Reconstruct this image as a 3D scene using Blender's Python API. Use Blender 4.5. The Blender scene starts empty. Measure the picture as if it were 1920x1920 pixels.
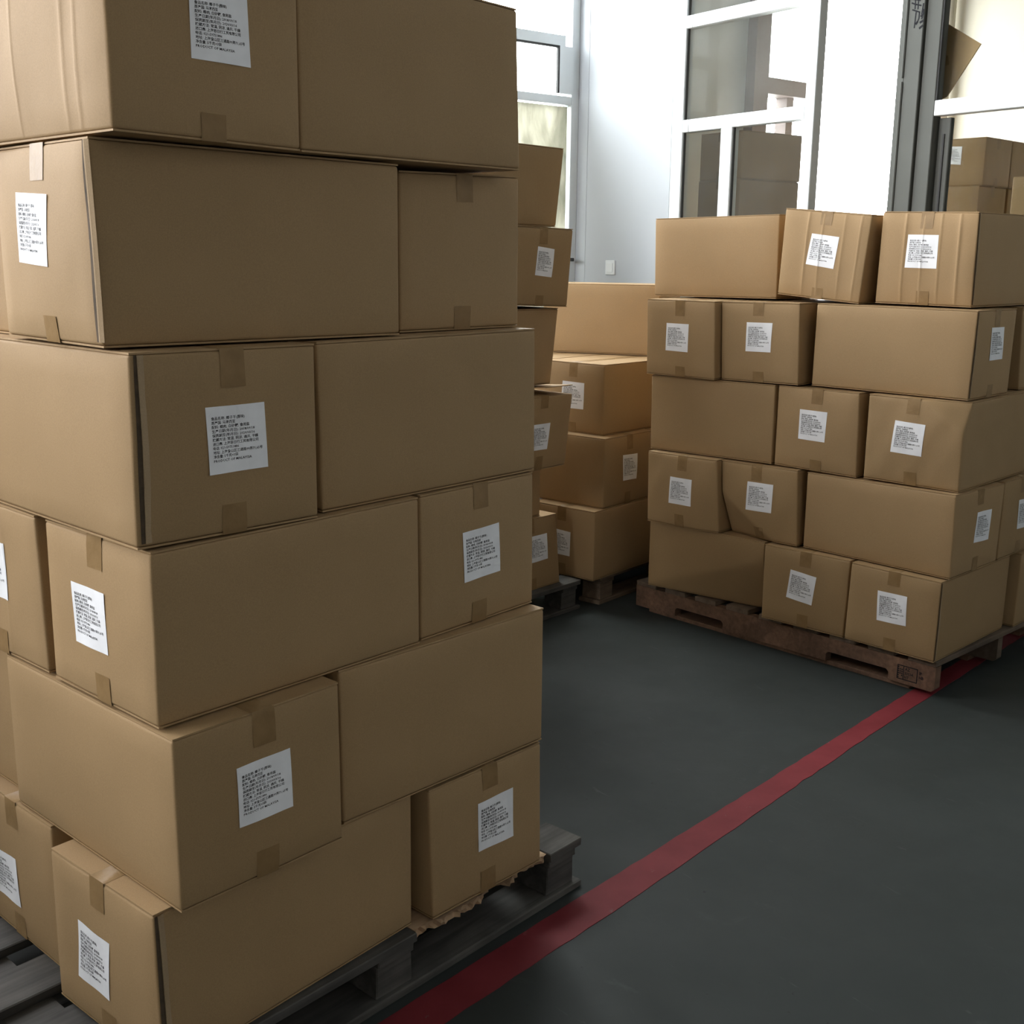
import bpy, bmesh, math, random
import numpy as np
from mathutils import Vector, Matrix

SC = bpy.context.scene
COL = SC.collection
RAD = math.pi / 180

# ------------------------------------------------------------------ camera
cam_data = bpy.data.cameras.new('camera')
cam_data.sensor_fit = 'HORIZONTAL'
cam_data.sensor_width = 36.0
cam_data.lens = 36.0 * 2144.632 / 1920.0
cam_data.clip_start = 0.05
camera = bpy.data.objects.new('camera', cam_data)
COL.objects.link(camera)
_p, _r = 12.4656 * RAD, 0.6084 * RAD
_M = Matrix(((1, 0, 0), (0, math.sin(_p), -math.cos(_p)), (0, math.cos(_p), math.sin(_p))))
_M = _M @ Matrix.Rotation(_r, 3, 'Z')
camera.matrix_world = Matrix.Translation((0, 0, 1.5491)) @ _M.to_4x4()
SC.camera = camera

# ------------------------------------------------------------------ colour management
SC.view_settings.view_transform = 'Standard'
SC.view_settings.look = 'None'
SC.view_settings.exposure = 0.0
SC.view_settings.gamma = 1.0
SC.view_settings.use_curve_mapping = False

# ------------------------------------------------------------------ sky
world = bpy.data.worlds.new('overcast_sky')
SC.world = world
world.use_nodes = True
_bg = world.node_tree.nodes['Background']
_bg.inputs['Color'].default_value = (0.97, 0.98, 1.0, 1)
_bg.inputs['Strength'].default_value = 21.0

# The building: axis c runs along the window wall, axis w towards the window wall.
def RC(c, w, z=0.0):
    return Vector((0.8 * c - 0.6 * w, 0.6 * c + 0.8 * w, z))

def area_light(name, c, w, z, sx, sz, power, color, direction, portal=False):
    ld = bpy.data.lights.new(name, 'AREA')
    ld.shape = 'RECTANGLE'; ld.size = sx; ld.size_y = sz
    ld.energy = power; ld.color = color
    if portal: ld.cycles.is_portal = True
    o = bpy.data.objects.new(name, ld); COL.objects.link(o)
    o.location = RC(c, w, z)
    d = Vector((0.8 * direction[0] - 0.6 * direction[1], 0.6 * direction[0] + 0.8 * direction[1], direction[2]))
    o.rotation_euler = d.to_track_quat('-Z', 'Y').to_euler()
    return o

# daylight enters through the windows; portals only guide the sampling of the sky
area_light('portal_window_3', -2.25, 5.86, 3.6, 2.5, 4.6, 0.001, (1, 1, 1), (0, -1, 0), portal=True)
area_light('portal_window_2', 0.575, 5.86, 3.0, 2.35, 2.6, 0.001, (1, 1, 1), (0, -1, 0), portal=True)
area_light('portal_window_1', 3.6, 5.86, 3.47, 2.2, 4.85, 0.001, (1, 1, 1), (0, -1, 0), portal=True)
area_light('portal_unseen_opening', -5.47, 3.65, 3.5, 3.5, 2.6, 0.001, (1, 1, 1), (1, 0, 0), portal=True)  # unseen opening in the near wall, added as a light source
area_light('portal_side_door', 7.17, 5.86, 1.85, 2.1, 3.7, 0.001, (1, 1, 1), (0, -1, 0), portal=True)

# ------------------------------------------------------------------ materials
MATS = {}
def new_mat(name):
    m = bpy.data.materials.new(name); m.use_nodes = True
    nt = m.node_tree
    b = nt.nodes['Principled BSDF']
    MATS[name] = m
    return m, nt, b
def N(nt, t, **k):
    n = nt.nodes.new(t)
    for a, v in k.items(): setattr(n, a, v)
    return n
def ramp(nt, fac, stops):
    r = N(nt, 'ShaderNodeValToRGB')
    r.color_ramp.elements[0].position = stops[0][0]; r.color_ramp.elements[0].color = (*stops[0][1], 1)
    r.color_ramp.elements[1].position = stops[-1][0]; r.color_ramp.elements[1].color = (*stops[-1][1], 1)
    for p, c in stops[1:-1]:
        e = r.color_ramp.elements.new(p); e.color = (*c, 1)
    nt.links.new(fac, r.inputs['Fac'])
    return r.outputs['Color']
def noise(nt, scale, detail=4, vec=None, rough=0.55, dist=0.0):
    n = N(nt, 'ShaderNodeTexNoise')
    n.inputs['Scale'].default_value = scale; n.inputs['Detail'].default_value = detail
    n.inputs['Roughness'].default_value = rough; n.inputs['Distortion'].default_value = dist
    if vec is not None: nt.links.new(vec, n.inputs['Vector'])
    return n.outputs['Fac']
def mapping(nt, scale, src='Object'):
    tc = N(nt, 'ShaderNodeTexCoord'); mp = N(nt, 'ShaderNodeMapping')
    mp.inputs['Scale'].default_value = scale
    nt.links.new(tc.outputs[src], mp.inputs['Vector'])
    return mp.outputs['Vector']
def mix(nt, fac, a, b, mode='MIX'):
    m = N(nt, 'ShaderNodeMix', data_type='RGBA', blend_type=mode)
    if isinstance(fac, float): m.inputs[0].default_value = fac
    else: nt.links.new(fac, m.inputs[0])
    for i, s in ((6, a), (7, b)):
        if isinstance(s, tuple): m.inputs[i].default_value = (*s, 1)
        else: nt.links.new(s, m.inputs[i])
    return m.outputs[2]
def bump(nt, b, h, strength=0.1, dist=0.002):
    bm_ = N(nt, 'ShaderNodeBump'); bm_.inputs['Strength'].default_value = strength
    bm_.inputs['Distance'].default_value = dist
    nt.links.new(h, bm_.inputs['Height']); nt.links.new(bm_.outputs['Normal'], b.inputs['Normal'])

def cardboard(name, base, dark, rough=0.72):
    m, nt, b = new_mat(name)
    v = mapping(nt, (1, 1, 1))
    big = noise(nt, 3.0, 3, v); fine = noise(nt, 420, 3, v, 0.7)
    c1 = ramp(nt, big, [(0.3, dark), (0.7, base)])
    c2 = mix(nt, 0.22, c1, ramp(nt, fine, [(0.35, tuple(x * 0.62 for x in base)), (0.65, tuple(min(1, x * 1.25) for x in base))]))
    oi = N(nt, 'ShaderNodeObjectInfo')
    c3 = mix(nt, 1.0, c2, ramp(nt, oi.outputs['Random'], [(0.0, (0.93, 0.92, 0.90)), (1.0, (1.05, 1.04, 1.04))]), 'MULTIPLY')
    nt.links.new(c3, b.inputs['Base Color'])
    b.inputs['Roughness'].default_value = rough
    b.inputs['Specular IOR Level'].default_value = 0.35
    # faint corrugation and paper waviness
    vc = mapping(nt, (1, 1, 0.15))
    flute = noise(nt, 150, 2, vc); wavy = noise(nt, 9, 3, v)
    ad = N(nt, 'ShaderNodeMath', operation='MULTIPLY_ADD')
    nt.links.new(flute, ad.inputs[0]); ad.inputs[1].default_value = 0.12; nt.links.new(wavy, ad.inputs[2])
    bump(nt, b, ad.outputs[0], 0.28, 0.006)
    return m
CARD = cardboard('kraft_cardboard', (0.370, 0.245, 0.122), (0.330, 0.217, 0.106))
CARD_EDGE = cardboard('cut_cardboard_edge', (0.42, 0.31, 0.19), (0.30, 0.21, 0.12), 0.9)
m, nt, b = new_mat('seam_shadow_brown')
nt.links.new(ramp(nt, noise(nt, 60, 2, mapping(nt, (1, 1, 1))), [(0.3, (0.05, 0.035, 0.02)), (0.7, (0.09, 0.06, 0.035))]), b.inputs['Base Color'])
b.inputs['Roughness'].default_value = 0.9
SEAM = m  # shade inside an open carton seam, put into a dark strip's colour
m, nt, b = new_mat('packing_tape')
v = mapping(nt, (1, 1, 1))
nt.links.new(ramp(nt, noise(nt, 30, 3, v), [(0.3, (0.235, 0.148, 0.066)), (0.7, (0.285, 0.182, 0.084))]), b.inputs['Base Color'])
b.inputs['Roughness'].default_value = 0.42; b.inputs['Specular IOR Level'].default_value = 0.15
bump(nt, b, noise(nt, 60, 3, v), 0.5, 0.002)
TAPE = m
m, nt, b = new_mat('label_paper')
nt.links.new(ramp(nt, noise(nt, 25, 2, mapping(nt, (1, 1, 1))), [(0.3, (0.84, 0.85, 0.87)), (0.7, (0.90, 0.91, 0.93))]), b.inputs['Base Color'])
b.inputs['Roughness'].default_value = 0.6
PAPER = m
m, nt, b = new_mat('black_printing_ink')
nt.links.new(ramp(nt, noise(nt, 300, 2, mapping(nt, (1, 1, 1))), [(0.3, (0.008, 0.008, 0.010)), (0.8, (0.035, 0.035, 0.04))]), b.inputs['Base Color'])
b.inputs['Roughness'].default_value = 0.8; b.inputs['Specular IOR Level'].default_value = 0.1
INK = m

def wood(name, a, c, rough=0.8):
    m, nt, b = new_mat(name)
    v = mapping(nt, (2.5, 45, 45))
    v2 = mapping(nt, (3, 3, 3))
    g = ramp(nt, noise(nt, 1.0, 5, v, 0.6, 0.4), [(0.25, c), (0.75, a)])
    st = ramp(nt, noise(nt, 2.0, 4, v2), [(0.35, (0.55, 0.55, 0.55)), (0.65, (1, 1, 1))])
    oi = N(nt, 'ShaderNodeObjectInfo')
    k = mix(nt, 1.0, mix(nt, 1.0, g, st, 'MULTIPLY'), ramp(nt, oi.outputs['Random'], [(0, (0.75, 0.75, 0.75)), (1, (1.15, 1.12, 1.08))]), 'MULTIPLY')
    nt.links.new(k, b.inputs['Base Color']); b.inputs['Roughness'].default_value = rough
    bump(nt, b, noise(nt, 1.0, 5, v, 0.6, 0.4), 0.5, 0.003)
    return m
WOOD_OLD = wood('weathered_grey_wood', (0.11, 0.105, 0.095), (0.03, 0.029, 0.027))
WOOD_RED = wood('reddish_pallet_wood', (0.27, 0.155, 0.095), (0.12, 0.066, 0.04))
WOOD_NEW = wood('freshly_torn_wood', (0.60, 0.42, 0.26), (0.36, 0.23, 0.13))
WOOD_PALE = wood('pale_pallet_wood', (0.24, 0.175, 0.12), (0.12, 0.085, 0.06))

m, nt, b = new_mat('green_grey_floor_paint')
v = mapping(nt, (1, 1, 1))
c1 = ramp(nt, noise(nt, 1.1, 5, v), [(0.3, (0.028, 0.033, 0.031)), (0.7, (0.039, 0.045, 0.043))])
c2 = mix(nt, ramp(nt, noise(nt, 5.0, 7, v, 0.7, 0.6), [(0.62, (0, 0, 0)), (0.80, (0.5, 0.5, 0.5))]), c1, (0.070, 0.075, 0.073))
vs = mapping(nt, (9, 1.3, 1))
scr = ramp(nt, noise(nt, 6.0, 3, vs, 0.5, 1.4), [(0.70, (0, 0, 0)), (0.76, (0.35, 0.35, 0.35))])
c3 = mix(nt, scr, c2, (0.088, 0.09, 0.087))
spk = ramp(nt, noise(nt, 55, 2, v), [(0.74, (0, 0, 0)), (0.78, (0.6, 0.6, 0.6))])
c4 = mix(nt, spk, c3, (0.015, 0.015, 0.014))
nt.links.new(c4, b.inputs['Base Color'])
nt.links.new(ramp(nt, noise(nt, 3.0, 5, v), [(0.3, (0.50,) * 3), (0.7, (0.68,) * 3)]), b.inputs['Roughness'])
b.inputs['Specular IOR Level'].default_value = 0.16
bump(nt, b, noise(nt, 14, 4, v), 0.10, 0.004)
FLOOR = m
m, nt, b = new_mat('worn_red_paint')
v = mapping(nt, (1, 1, 1))
c1 = ramp(nt, noise(nt, 7, 5, v), [(0.3, (0.150, 0.017, 0.022)), (0.7, (0.195, 0.027, 0.033))])
c2 = mix(nt, ramp(nt, noise(nt, 26, 6, v, 0.7), [(0.66, (0, 0, 0)), (0.72, (0.8, 0.8, 0.8))]), c1, (0.13, 0.12, 0.11))
c3 = mix(nt, ramp(nt, noise(nt, 9, 4, v, 0.6), [(0.68, (0, 0, 0)), (0.75, (0.5, 0.5, 0.5))]), c2, (0.28, 0.12, 0.12))
nt.links.new(c3, b.inputs['Base Color']); b.inputs['Roughness'].default_value = 0.62; b.inputs['Specular IOR Level'].default_value = 0.2
RED = m

def plain(name, col, rough=0.6, var=0.06, scale=4.0, metallic=0.0, bmp=0.05):
    m, nt, b = new_mat(name)
    v = mapping(nt, (1, 1, 1))
    nt.links.new(ramp(nt, noise(nt, scale, 4, v), [(0.3, tuple(x * (1 - var) for x in col)), (0.7, tuple(min(1, x * (1 + var)) for x in col))]), b.inputs['Base Color'])
    b.inputs['Roughness'].default_value = rough; b.inputs['Metallic'].default_value = metallic
    if bmp: bump(nt, b, noise(nt, 40, 3, v), bmp, 0.002)
    return m
WALL = plain('white_wall_paint', (0.455, 0.485, 0.52), 0.8, 0.03, 1.5)
WALL_CREAM = plain('cream_wall_paint', (0.56, 0.52, 0.43), 0.8, 0.03, 1.5)
WALL_GREY = plain('grey_green_wall_paint', (0.74, 0.77, 0.75), 0.8, 0.03, 1.5)
ALU = plain('white_coated_aluminium', (0.66, 0.70, 0.72), 0.35, 0.03)
STEEL = plain('grey_painted_steel', (0.085, 0.088, 0.080), 0.7, 0.05)
STEEL.node_tree.nodes['Principled BSDF'].inputs['Specular IOR Level'].default_value = 0.25
GROOVE = plain('groove_shade_grey', (0.022, 0.023, 0.021), 0.8, 0.05)  # darker copy of the steel grey; groove shade put into the colour
STEEL_DARK = plain('dark_gasket', (0.03, 0.03, 0.03), 0.7, 0.05)
BROWN_FRAME = plain('brown_grey_window_frame', (0.30, 0.24, 0.23), 0.6, 0.05)
PLASTIC = plain('white_plastic', (0.68, 0.71, 0.73), 0.4, 0.02)
WALL_DIM = plain('old_wall_paint', (0.28, 0.27, 0.25), 0.85, 0.05)
CEIL = plain('ceiling_paint', (0.2, 0.2, 0.19), 0.9, 0.03)
OUT_GROUND = plain('outdoor_concrete', (0.35, 0.35, 0.33), 0.9, 0.1)
m, nt, b = new_mat('mottled_outdoor_plaster')
v = mapping(nt, (1, 1, 0.35))
nt.links.new(ramp(nt, noise(nt, 2.6, 6, v, 0.65, 0.5), [(0.36, (0.036, 0.042, 0.028)), (0.52, (0.062, 0.060, 0.042)), (0.68, (0.09, 0.086, 0.066))]), b.inputs['Base Color'])
b.inputs['Roughness'].default_value = 0.9
OUT_WALL = m
m = bpy.data.materials.new('yellowed_window_film'); m.use_nodes = True
nt = m.node_tree; nt.nodes.clear()
out = N(nt, 'ShaderNodeOutputMaterial'); tl = N(nt, 'ShaderNodeBsdfTranslucent'); df = N(nt, 'ShaderNodeBsdfDiffuse'); ms = N(nt, 'ShaderNodeMixShader')
v = mapping(nt, (1, 1, 0.35))
nt.links.new(ramp(nt, noise(nt, 5.0, 6, v, 0.65, 0.6), [(0.36, (0.27, 0.28, 0.24)), (0.50, (0.42, 0.41, 0.36)), (0.66, (0.60, 0.59, 0.53))]), tl.inputs['Color'])
df.inputs['Color'].default_value = (0.5, 0.47, 0.36, 1)
ms.inputs[0].default_value = 0.35
nt.links.new(tl.outputs[0], ms.inputs[1]); nt.links.new(df.outputs[0], ms.inputs[2]); nt.links.new(ms.outputs[0], out.inputs['Surface'])
FILM = m
def glass_mat(name, d0, d1, ior):
    m = bpy.data.materials.new(name); m.use_nodes = True
    nt = m.node_tree; nt.nodes.clear()
    out = N(nt, 'ShaderNodeOutputMaterial'); tr = N(nt, 'ShaderNodeBsdfTransparent'); gl = N(nt, 'ShaderNodeBsdfGlossy')
    df = N(nt, 'ShaderNodeBsdfDiffuse')
    tr.inputs['Color'].default_value = (0.93, 0.95, 0.94, 1); gl.inputs['Roughness'].default_value = 0.02
    df.inputs['Color'].default_value = (0.7, 0.7, 0.68, 1)
    fr = N(nt, 'ShaderNodeFresnel'); fr.inputs['IOR'].default_value = ior
    m1 = N(nt, 'ShaderNodeMixShader'); m2 = N(nt, 'ShaderNodeMixShader')
    nt.links.new(fr.outputs[0], m1.inputs[0]); nt.links.new(tr.outputs[0], m1.inputs[1]); nt.links.new(gl.outputs[0], m1.inputs[2])
    tcn = N(nt, 'ShaderNodeTexCoord'); nz = N(nt, 'ShaderNodeTexNoise'); nz.inputs['Scale'].default_value = 3.0
    nt.links.new(tcn.outputs['Object'], nz.inputs['Vector'])
    rr = N(nt, 'ShaderNodeMapRange'); rr.inputs[1].default_value = 0.4; rr.inputs[2].default_value = 0.8; rr.inputs[3].default_value = d0; rr.inputs[4].default_value = d1
    nt.links.new(nz.outputs['Fac'], rr.inputs[0]); nt.links.new(rr.outputs[0], m2.inputs[0])
    nt.links.new(m1.outputs[0], m2.inputs[1]); nt.links.new(df.outputs[0], m2.inputs[2]); nt.links.new(m2.outputs[0], out.inputs['Surface'])
    return m
GLASS = glass_mat('hazy_window_glass', 0.025, 0.05, 1.07)  # pale diffuse share mixed in as a haze that brightens the view
GLASS_CLEAR = glass_mat('clean_window_glass', 0.0, 0.012, 1.04)

# ------------------------------------------------------------------ mesh helpers
def link(name, mesh, mat, parent=None, loc=None, rotz=None):
    o = bpy.data.objects.new(name, mesh); COL.objects.link(o)
    if mat is not None and not mesh.materials: mesh.materials.append(mat)
    if parent is not None: o.parent = parent
    if loc is not None: o.location = loc
    if rotz is not None: o.rotation_euler = (0, 0, rotz)
    return o
def mesh_from(name, verts, faces, smooth=False):
    me = bpy.data.meshes.new(name); me.from_pydata([tuple(v) for v in verts], [], faces); me.update()
    if smooth:
        me.polygons.foreach_set('use_smooth', [True] * len(me.polygons))
    return me
def tagged(o, label, cat, group=None, kind=None):
    if label: o['label'] = label
    if cat: o['category'] = cat
    if group: o['group'] = group
    if kind: o['kind'] = kind
    return o
def empty(name, loc, rotz=0.0):
    o = bpy.data.objects.new(name, None); COL.objects.link(o)
    o.empty_display_size = 0.1; o.location = loc; o.rotation_euler = (0, 0, rotz)
    return o
def box_bm(x0, x1, y0, y1, z0, z1, bevel=0.0, seg=1):
    bm = bmesh.new()
    bmesh.ops.create_cube(bm, size=1.0)
    for v in bm.verts:
        v.co = Vector((x0 if v.co.x < 0 else x1, y0 if v.co.y < 0 else y1, z0 if v.co.z < 0 else z1))
    if bevel:
        bmesh.ops.bevel(bm, geom=list(bm.edges), offset=bevel, segments=seg, affect='EDGES', profile=0.5)
    return bm
def bm_obj(name, bm, mat, parent=None, loc=None, rotz=None):
    me = bpy.data.meshes.new(name); bm.to_mesh(me); bm.free()
    return link(name, me, mat, parent, loc, rotz)
def bx(name, x0, x1, y0, y1, z0, z1, mat, parent=None, bevel=0.0):
    """a box whose mesh is centred on its own origin"""
    cx, cy, cz = (x0 + x1) / 2, (y0 + y1) / 2, (z0 + z1) / 2
    bm = box_bm(x0 - cx, x1 - cx, y0 - cy, y1 - cy, z0 - cz, z1 - cz, bevel)
    return bm_obj(name, bm, mat, parent, (cx, cy, cz))
ROOM_YAW = math.atan2(0.6, 0.8)
def rbox(name, c0, c1, w0, w1, z0, z1, mat, parent=None, bevel=0.0):
    """a box in building axes; parent, when given, is an empty made by room_empty"""
    if parent is not None:
        pc, pw, pz = parent['_cwz']
        cx, cy, cz = (c0 + c1) / 2, (w0 + w1) / 2, (z0 + z1) / 2
        bm = box_bm(c0 - cx, c1 - cx, w0 - cy, w1 - cy, z0 - cz, z1 - cz, bevel)
        return bm_obj(name, bm, mat, parent, (cx - pc, cy - pw, cz - pz))
    cx, cy, cz = (c0 + c1) / 2, (w0 + w1) / 2, (z0 + z1) / 2
    bm = box_bm(c0 - cx, c1 - cx, w0 - cy, w1 - cy, z0 - cz, z1 - cz, bevel)
    return bm_obj(name, bm, mat, None, RC(cx, cy, cz), ROOM_YAW)
def room_empty(name, c, w, z):
    o = empty(name, RC(c, w, z), ROOM_YAW); o['_cwz'] = [c, w, z]
    return o
def structure(o):
    o['kind'] = 'structure'; return o

# ------------------------------------------------------------------ room shell
H = 6.2
T = 0.25
structure(rbox('floor', -5.45, 8.8, -3.8, 5.9, -0.1, 0.0, FLOOR))
structure(rbox('ceiling', -5.45, 8.8, -3.8, 5.9, H, H + 0.12, CEIL))
# window wall of the hall: openings [c0, c1, z0, z1]
OPEN = [(-3.5, -1.0, 1.3, 5.9), (-0.6, 1.75, 1.7, 4.3), (2.5, 4.748, 1.05, 5.9)]
def wall_with_openings(name, c_from, c_to, w0, w1, openings, mat):
    bm = bmesh.new()
    def add(c0, c1, z0, z1):
        if c1 - c0 < 1e-4 or z1 - z0 < 1e-4: return
        b = box_bm(c0, c1, w0, w1, z0, z1)
        me = bpy.data.meshes.new('t'); b.to_mesh(me); b.free(); bm.from_mesh(me); bpy.data.meshes.remove(me)
    c = c_from
    for (a, b_, z0, z1) in openings:
        add(c, a, 0, H); add(a, b_, 0, z0); add(a, b_, z1, H); c = b_
    add(c, c_to, 0, H)
    o = bm_obj(name, bm, mat, None, (0, 0, 0), ROOM_YAW)
    return structure(o)
wall_with_openings('wall_left', -5.45, 4.75, 5.6, 5.6 + T, OPEN, WALL)
wall_with_openings('wall_left_side_room', 4.75, 8.45, 5.6, 5.6 + T, [(6.13, 6.735, 0.9, 3.6), (6.735, 8.15, 0.0, 3.7)], WALL_GREY)
structure(rbox('wall_rear', -5.45, 8.45, -3.75, -3.5, 0, H, WALL_DIM))
structure(rbox('wall_low', -2.32, -2.20, 1.0, 5.6, 0, 1.45, WALL_DIM))  # added unseen wall, blocks low light from the near opening
structure(rbox('wall_near_head', -7.3, -7.05, 1.9, 5.3, 4.2, H, WALL_DIM))
structure(rbox('wall_near', -5.45, -5.2, -3.5, 1.9, 0, H, WALL_DIM))
structure(rbox('wall_near_pier', -5.45, -5.2, 5.4, 5.6, 0, H, WALL_DIM))
structure(rbox('wall_near_sill', -5.45, -5.2, 1.9, 5.4, 0, 2.2, WALL_DIM))  # sill of the unseen opening, sized for the light on left-facing sides
structure(rbox('wall_near_head', -5.45, -5.2, 1.9, 5.4, 4.8, H, WALL_DIM))
structure(rbox('wall_low', -2.32, -2.20, 1.0, 5.6, 0, 1.45, WALL_DIM))  # second copy of the added light-blocking wall
structure(rbox('wall_far', 8.2, 8.45, -3.5, 5.6, 0, H, WALL_CREAM))
# partition wall pier (white) and the solid part towards the rear
structure(rbox('wall_back', 4.75, 4.87, 4.875, 5.6, 0, H, WALL))
structure(rbox('wall_back_rear', 4.75, 4.87, -3.5, 1.2, 0, H, WALL))

# hall windows
def hall_window(name, c0, c1, z0, z1, split_z, glazed=True):
    r = room_empty(name, (c0 + c1) / 2, 5.72, z0); structure(r)
    w0, w1 = 5.69, 5.75
    F = lambda n, a, b_, z_0, z_1, m=ALU, ww=(w0, w1): rbox(n, a, b_, ww[0], ww[1], z_0, z_1, m, r, 0.003)
    F('window_frame', c0, c0 + 0.06, z0, z1); F('window_frame', c1 - 0.06, c1, z0, z1)
    F('window_frame', c0 + 0.06, c1 - 0.06, z0, z0 + 0.06); F('window_frame', c0 + 0.06, c1 - 0.06, z1 - 0.06, z1)
    F('transom', c0 + 0.06, c1 - 0.06, split_z, split_z + 0.05)
    mid = (c0 + c1) / 2
    F('mullion', mid - 0.025, mid + 0.025, z0 + 0.06, split_z); F('mullion', mid - 0.025, mid + 0.025, split_z + 0.05, z1 - 0.06)
    for a, b_ in ((c0 + 0.06, mid - 0.025), (mid + 0.025, c1 - 0.06)):
        for q0, q1 in ((z0 + 0.06, split_z), (split_z + 0.05, z1 - 0.06)):
            if glazed: rbox('pane', a, b_, 5.717, 5.723, q0, q1, GLASS_CLEAR, r)
    return r
w1_ = hall_window('window_1', 2.5, 4.748, 1.05, 5.9, 2.47)
fp = rbox('pasted_film', 2.56, 4.665, 5.700, 5.703, 1.11, 2.46, FILM, w1_)
fp['label'] = 'mottled yellowed film pasted over the lower pane'
# small opening sash in front of the upper right pane with its dark gasket
for nm, a, b_, q0, q1, mt in (('sash_rail', 3.62, 4.62, 2.80, 2.86, ALU), ('gasket', 3.66, 4.565, 2.788, 2.80, STEEL_DARK), ('gasket', 4.565, 4.577, 2.53, 2.80, STEEL_DARK), ('sash_rail', 4.577, 4.68, 2.53, 2.80, ALU)):
    rbox(nm, a, b_, 5.672, 5.69, q0, q1, mt, w1_)
hd = rbox('window_handle', 4.64, 4.665, 5.60, 5.69, 1.54, 1.56, STEEL_DARK, w1_, 0.004); hd['label'] = 'small black window handle'
hall_window('unseen_window_2', -0.6, 1.75, 1.7, 4.3, 2.9, False)  # unseen window, added without panes to let more daylight in
hall_window('unseen_window_3', -3.5, -1.0, 1.3, 5.9, 2.6, False)  # also unseen and left unglazed for its daylight
structure(rbox('trim_1', 2.5, 4.748, 5.56, 5.69, 1.02, 1.05, PLASTIC))

# side-room window with a deep brown-grey frame
r = room_empty('window_4', 6.43, 5.65, 0.9); structure(r)
rbox('window_frame', 6.13, 6.27, 5.52, 5.85, 0.9, 3.6, BROWN_FRAME, r)
rbox('transom', 6.27, 6.735, 5.55, 5.70, 2.67, 2.775, BROWN_FRAME, r)
rbox('mullion', 6.56, 6.63, 5.60, 5.70, 0.9, 2.67, BROWN_FRAME, r)
rbox('pane', 6.27, 6.735, 5.73, 5.736, 0.95, 3.55, GLASS, r)
rbox('window_sill', 6.27, 6.735, 5.58, 5.85, 0.9, 0.95, BROWN_FRAME, r)
r = room_empty('door_2', 7.46, 5.7, 0); structure(r)
rbox('door_frame', 8.11, 8.15, 5.60, 5.70, 0, 3.7, ALU, r)

# outdoors
structure(rbox('ground_outside', -14, 16, 5.9, 20, -0.25, -0.05, OUT_GROUND))
o = rbox('boundary_wall', -1.5, 5.4, 7.6, 7.85, -0.05, 2.66, OUT_WALL)
tagged(o, 'mottled greenish plaster boundary wall outside the tall window behind the left stacks', 'wall')

# glazed aluminium partition
r = room_empty('window_5', 4.80, 4.37, 0); structure(r)
PC = (4.75, 4.81)
def P(n, w0, w1, z0, z1, m=ALU, c=PC, bev=0.003): return rbox(n, c[0], c[1], w0, w1, z0, z1, m, r, bev)
P('jamb', 4.79, 4.875, 0, H)
P('jamb', 3.88, 3.94, 0, H)
P('rail', 3.94, 4.79, 2.247, 2.313)
P('rail', 3.94, 4.79, 2.79, 2.855)
P('rail', 3.94, 4.79, 3.93, H); P('rail', 3.94, 4.79, 0, 0.09); P('rail', 3.94, 4.79, 0.95, 1.01)
P('mullion', 4.42, 4.50, 0.09, 0.95); P('mullion', 4.42, 4.50, 1.01, 2.247)
for (a, b_, q0, q1) in ((3.94, 4.42, 1.01, 2.247), (4.50, 4.79, 1.01, 2.247), (3.94, 4.79, 2.313, 2.79), (3.94, 4.79, 2.855, 3.93)):
    P('pane', a, b_, q0, q1, GLASS, (4.777, 4.783), 0)
    P('gasket', b_ - 0.006, b_, q0, q1, STEEL_DARK, (4.762, 4.776), 0)
for (a, b_) in ((3.94, 4.42), (4.50, 4.79)): P('panel', a, b_, 0.09, 0.95, ALU, (4.77, 4.79), 0)
for z_ in (2.247, 2.79): P('joint', 4.742, 4.745, z_, z_ + 0.0655, STEEL_DARK, (4.7492, 4.7502), 0)

# glazing right of the column
r = room_empty('window_6', 4.80, 2.2, 0); structure(r)
P('jamb', 3.205, 3.282, 0, H, STEEL)
P('rail', 1.2, 3.205, 2.198, 2.264)
P('rail', 1.2, 3.205, 3.93, H); P('rail', 1.2, 3.205, 0.0, 0.09)
P('mullion', 2.1, 2.16, 0.09, 2.198); P('mullion', 2.1, 2.16, 2.264, 3.93)
P('gasket', 3.199, 3.205, 2.264, 3.93, STEEL_DARK, (4.755, 4.77), 0)
P('jamb', 3.140, 3.199, 0.09, 2.19, STEEL, (4.79, 4.82))
P('gasket', 3.164, 3.172, 0.09, 2.12, STEEL_DARK, (4.784, 4.79), 0)
for (a, b_, q0, q1) in ((1.2, 2.1, 0.09, 2.198), (2.16, 3.140, 0.09, 2.198), (1.2, 2.1, 2.264, 3.93), (2.16, 3.199, 2.264, 3.93)):
    P('pane', a, b_, q0, q1, GLASS_CLEAR, (4.800, 4.806), 0)

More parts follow.
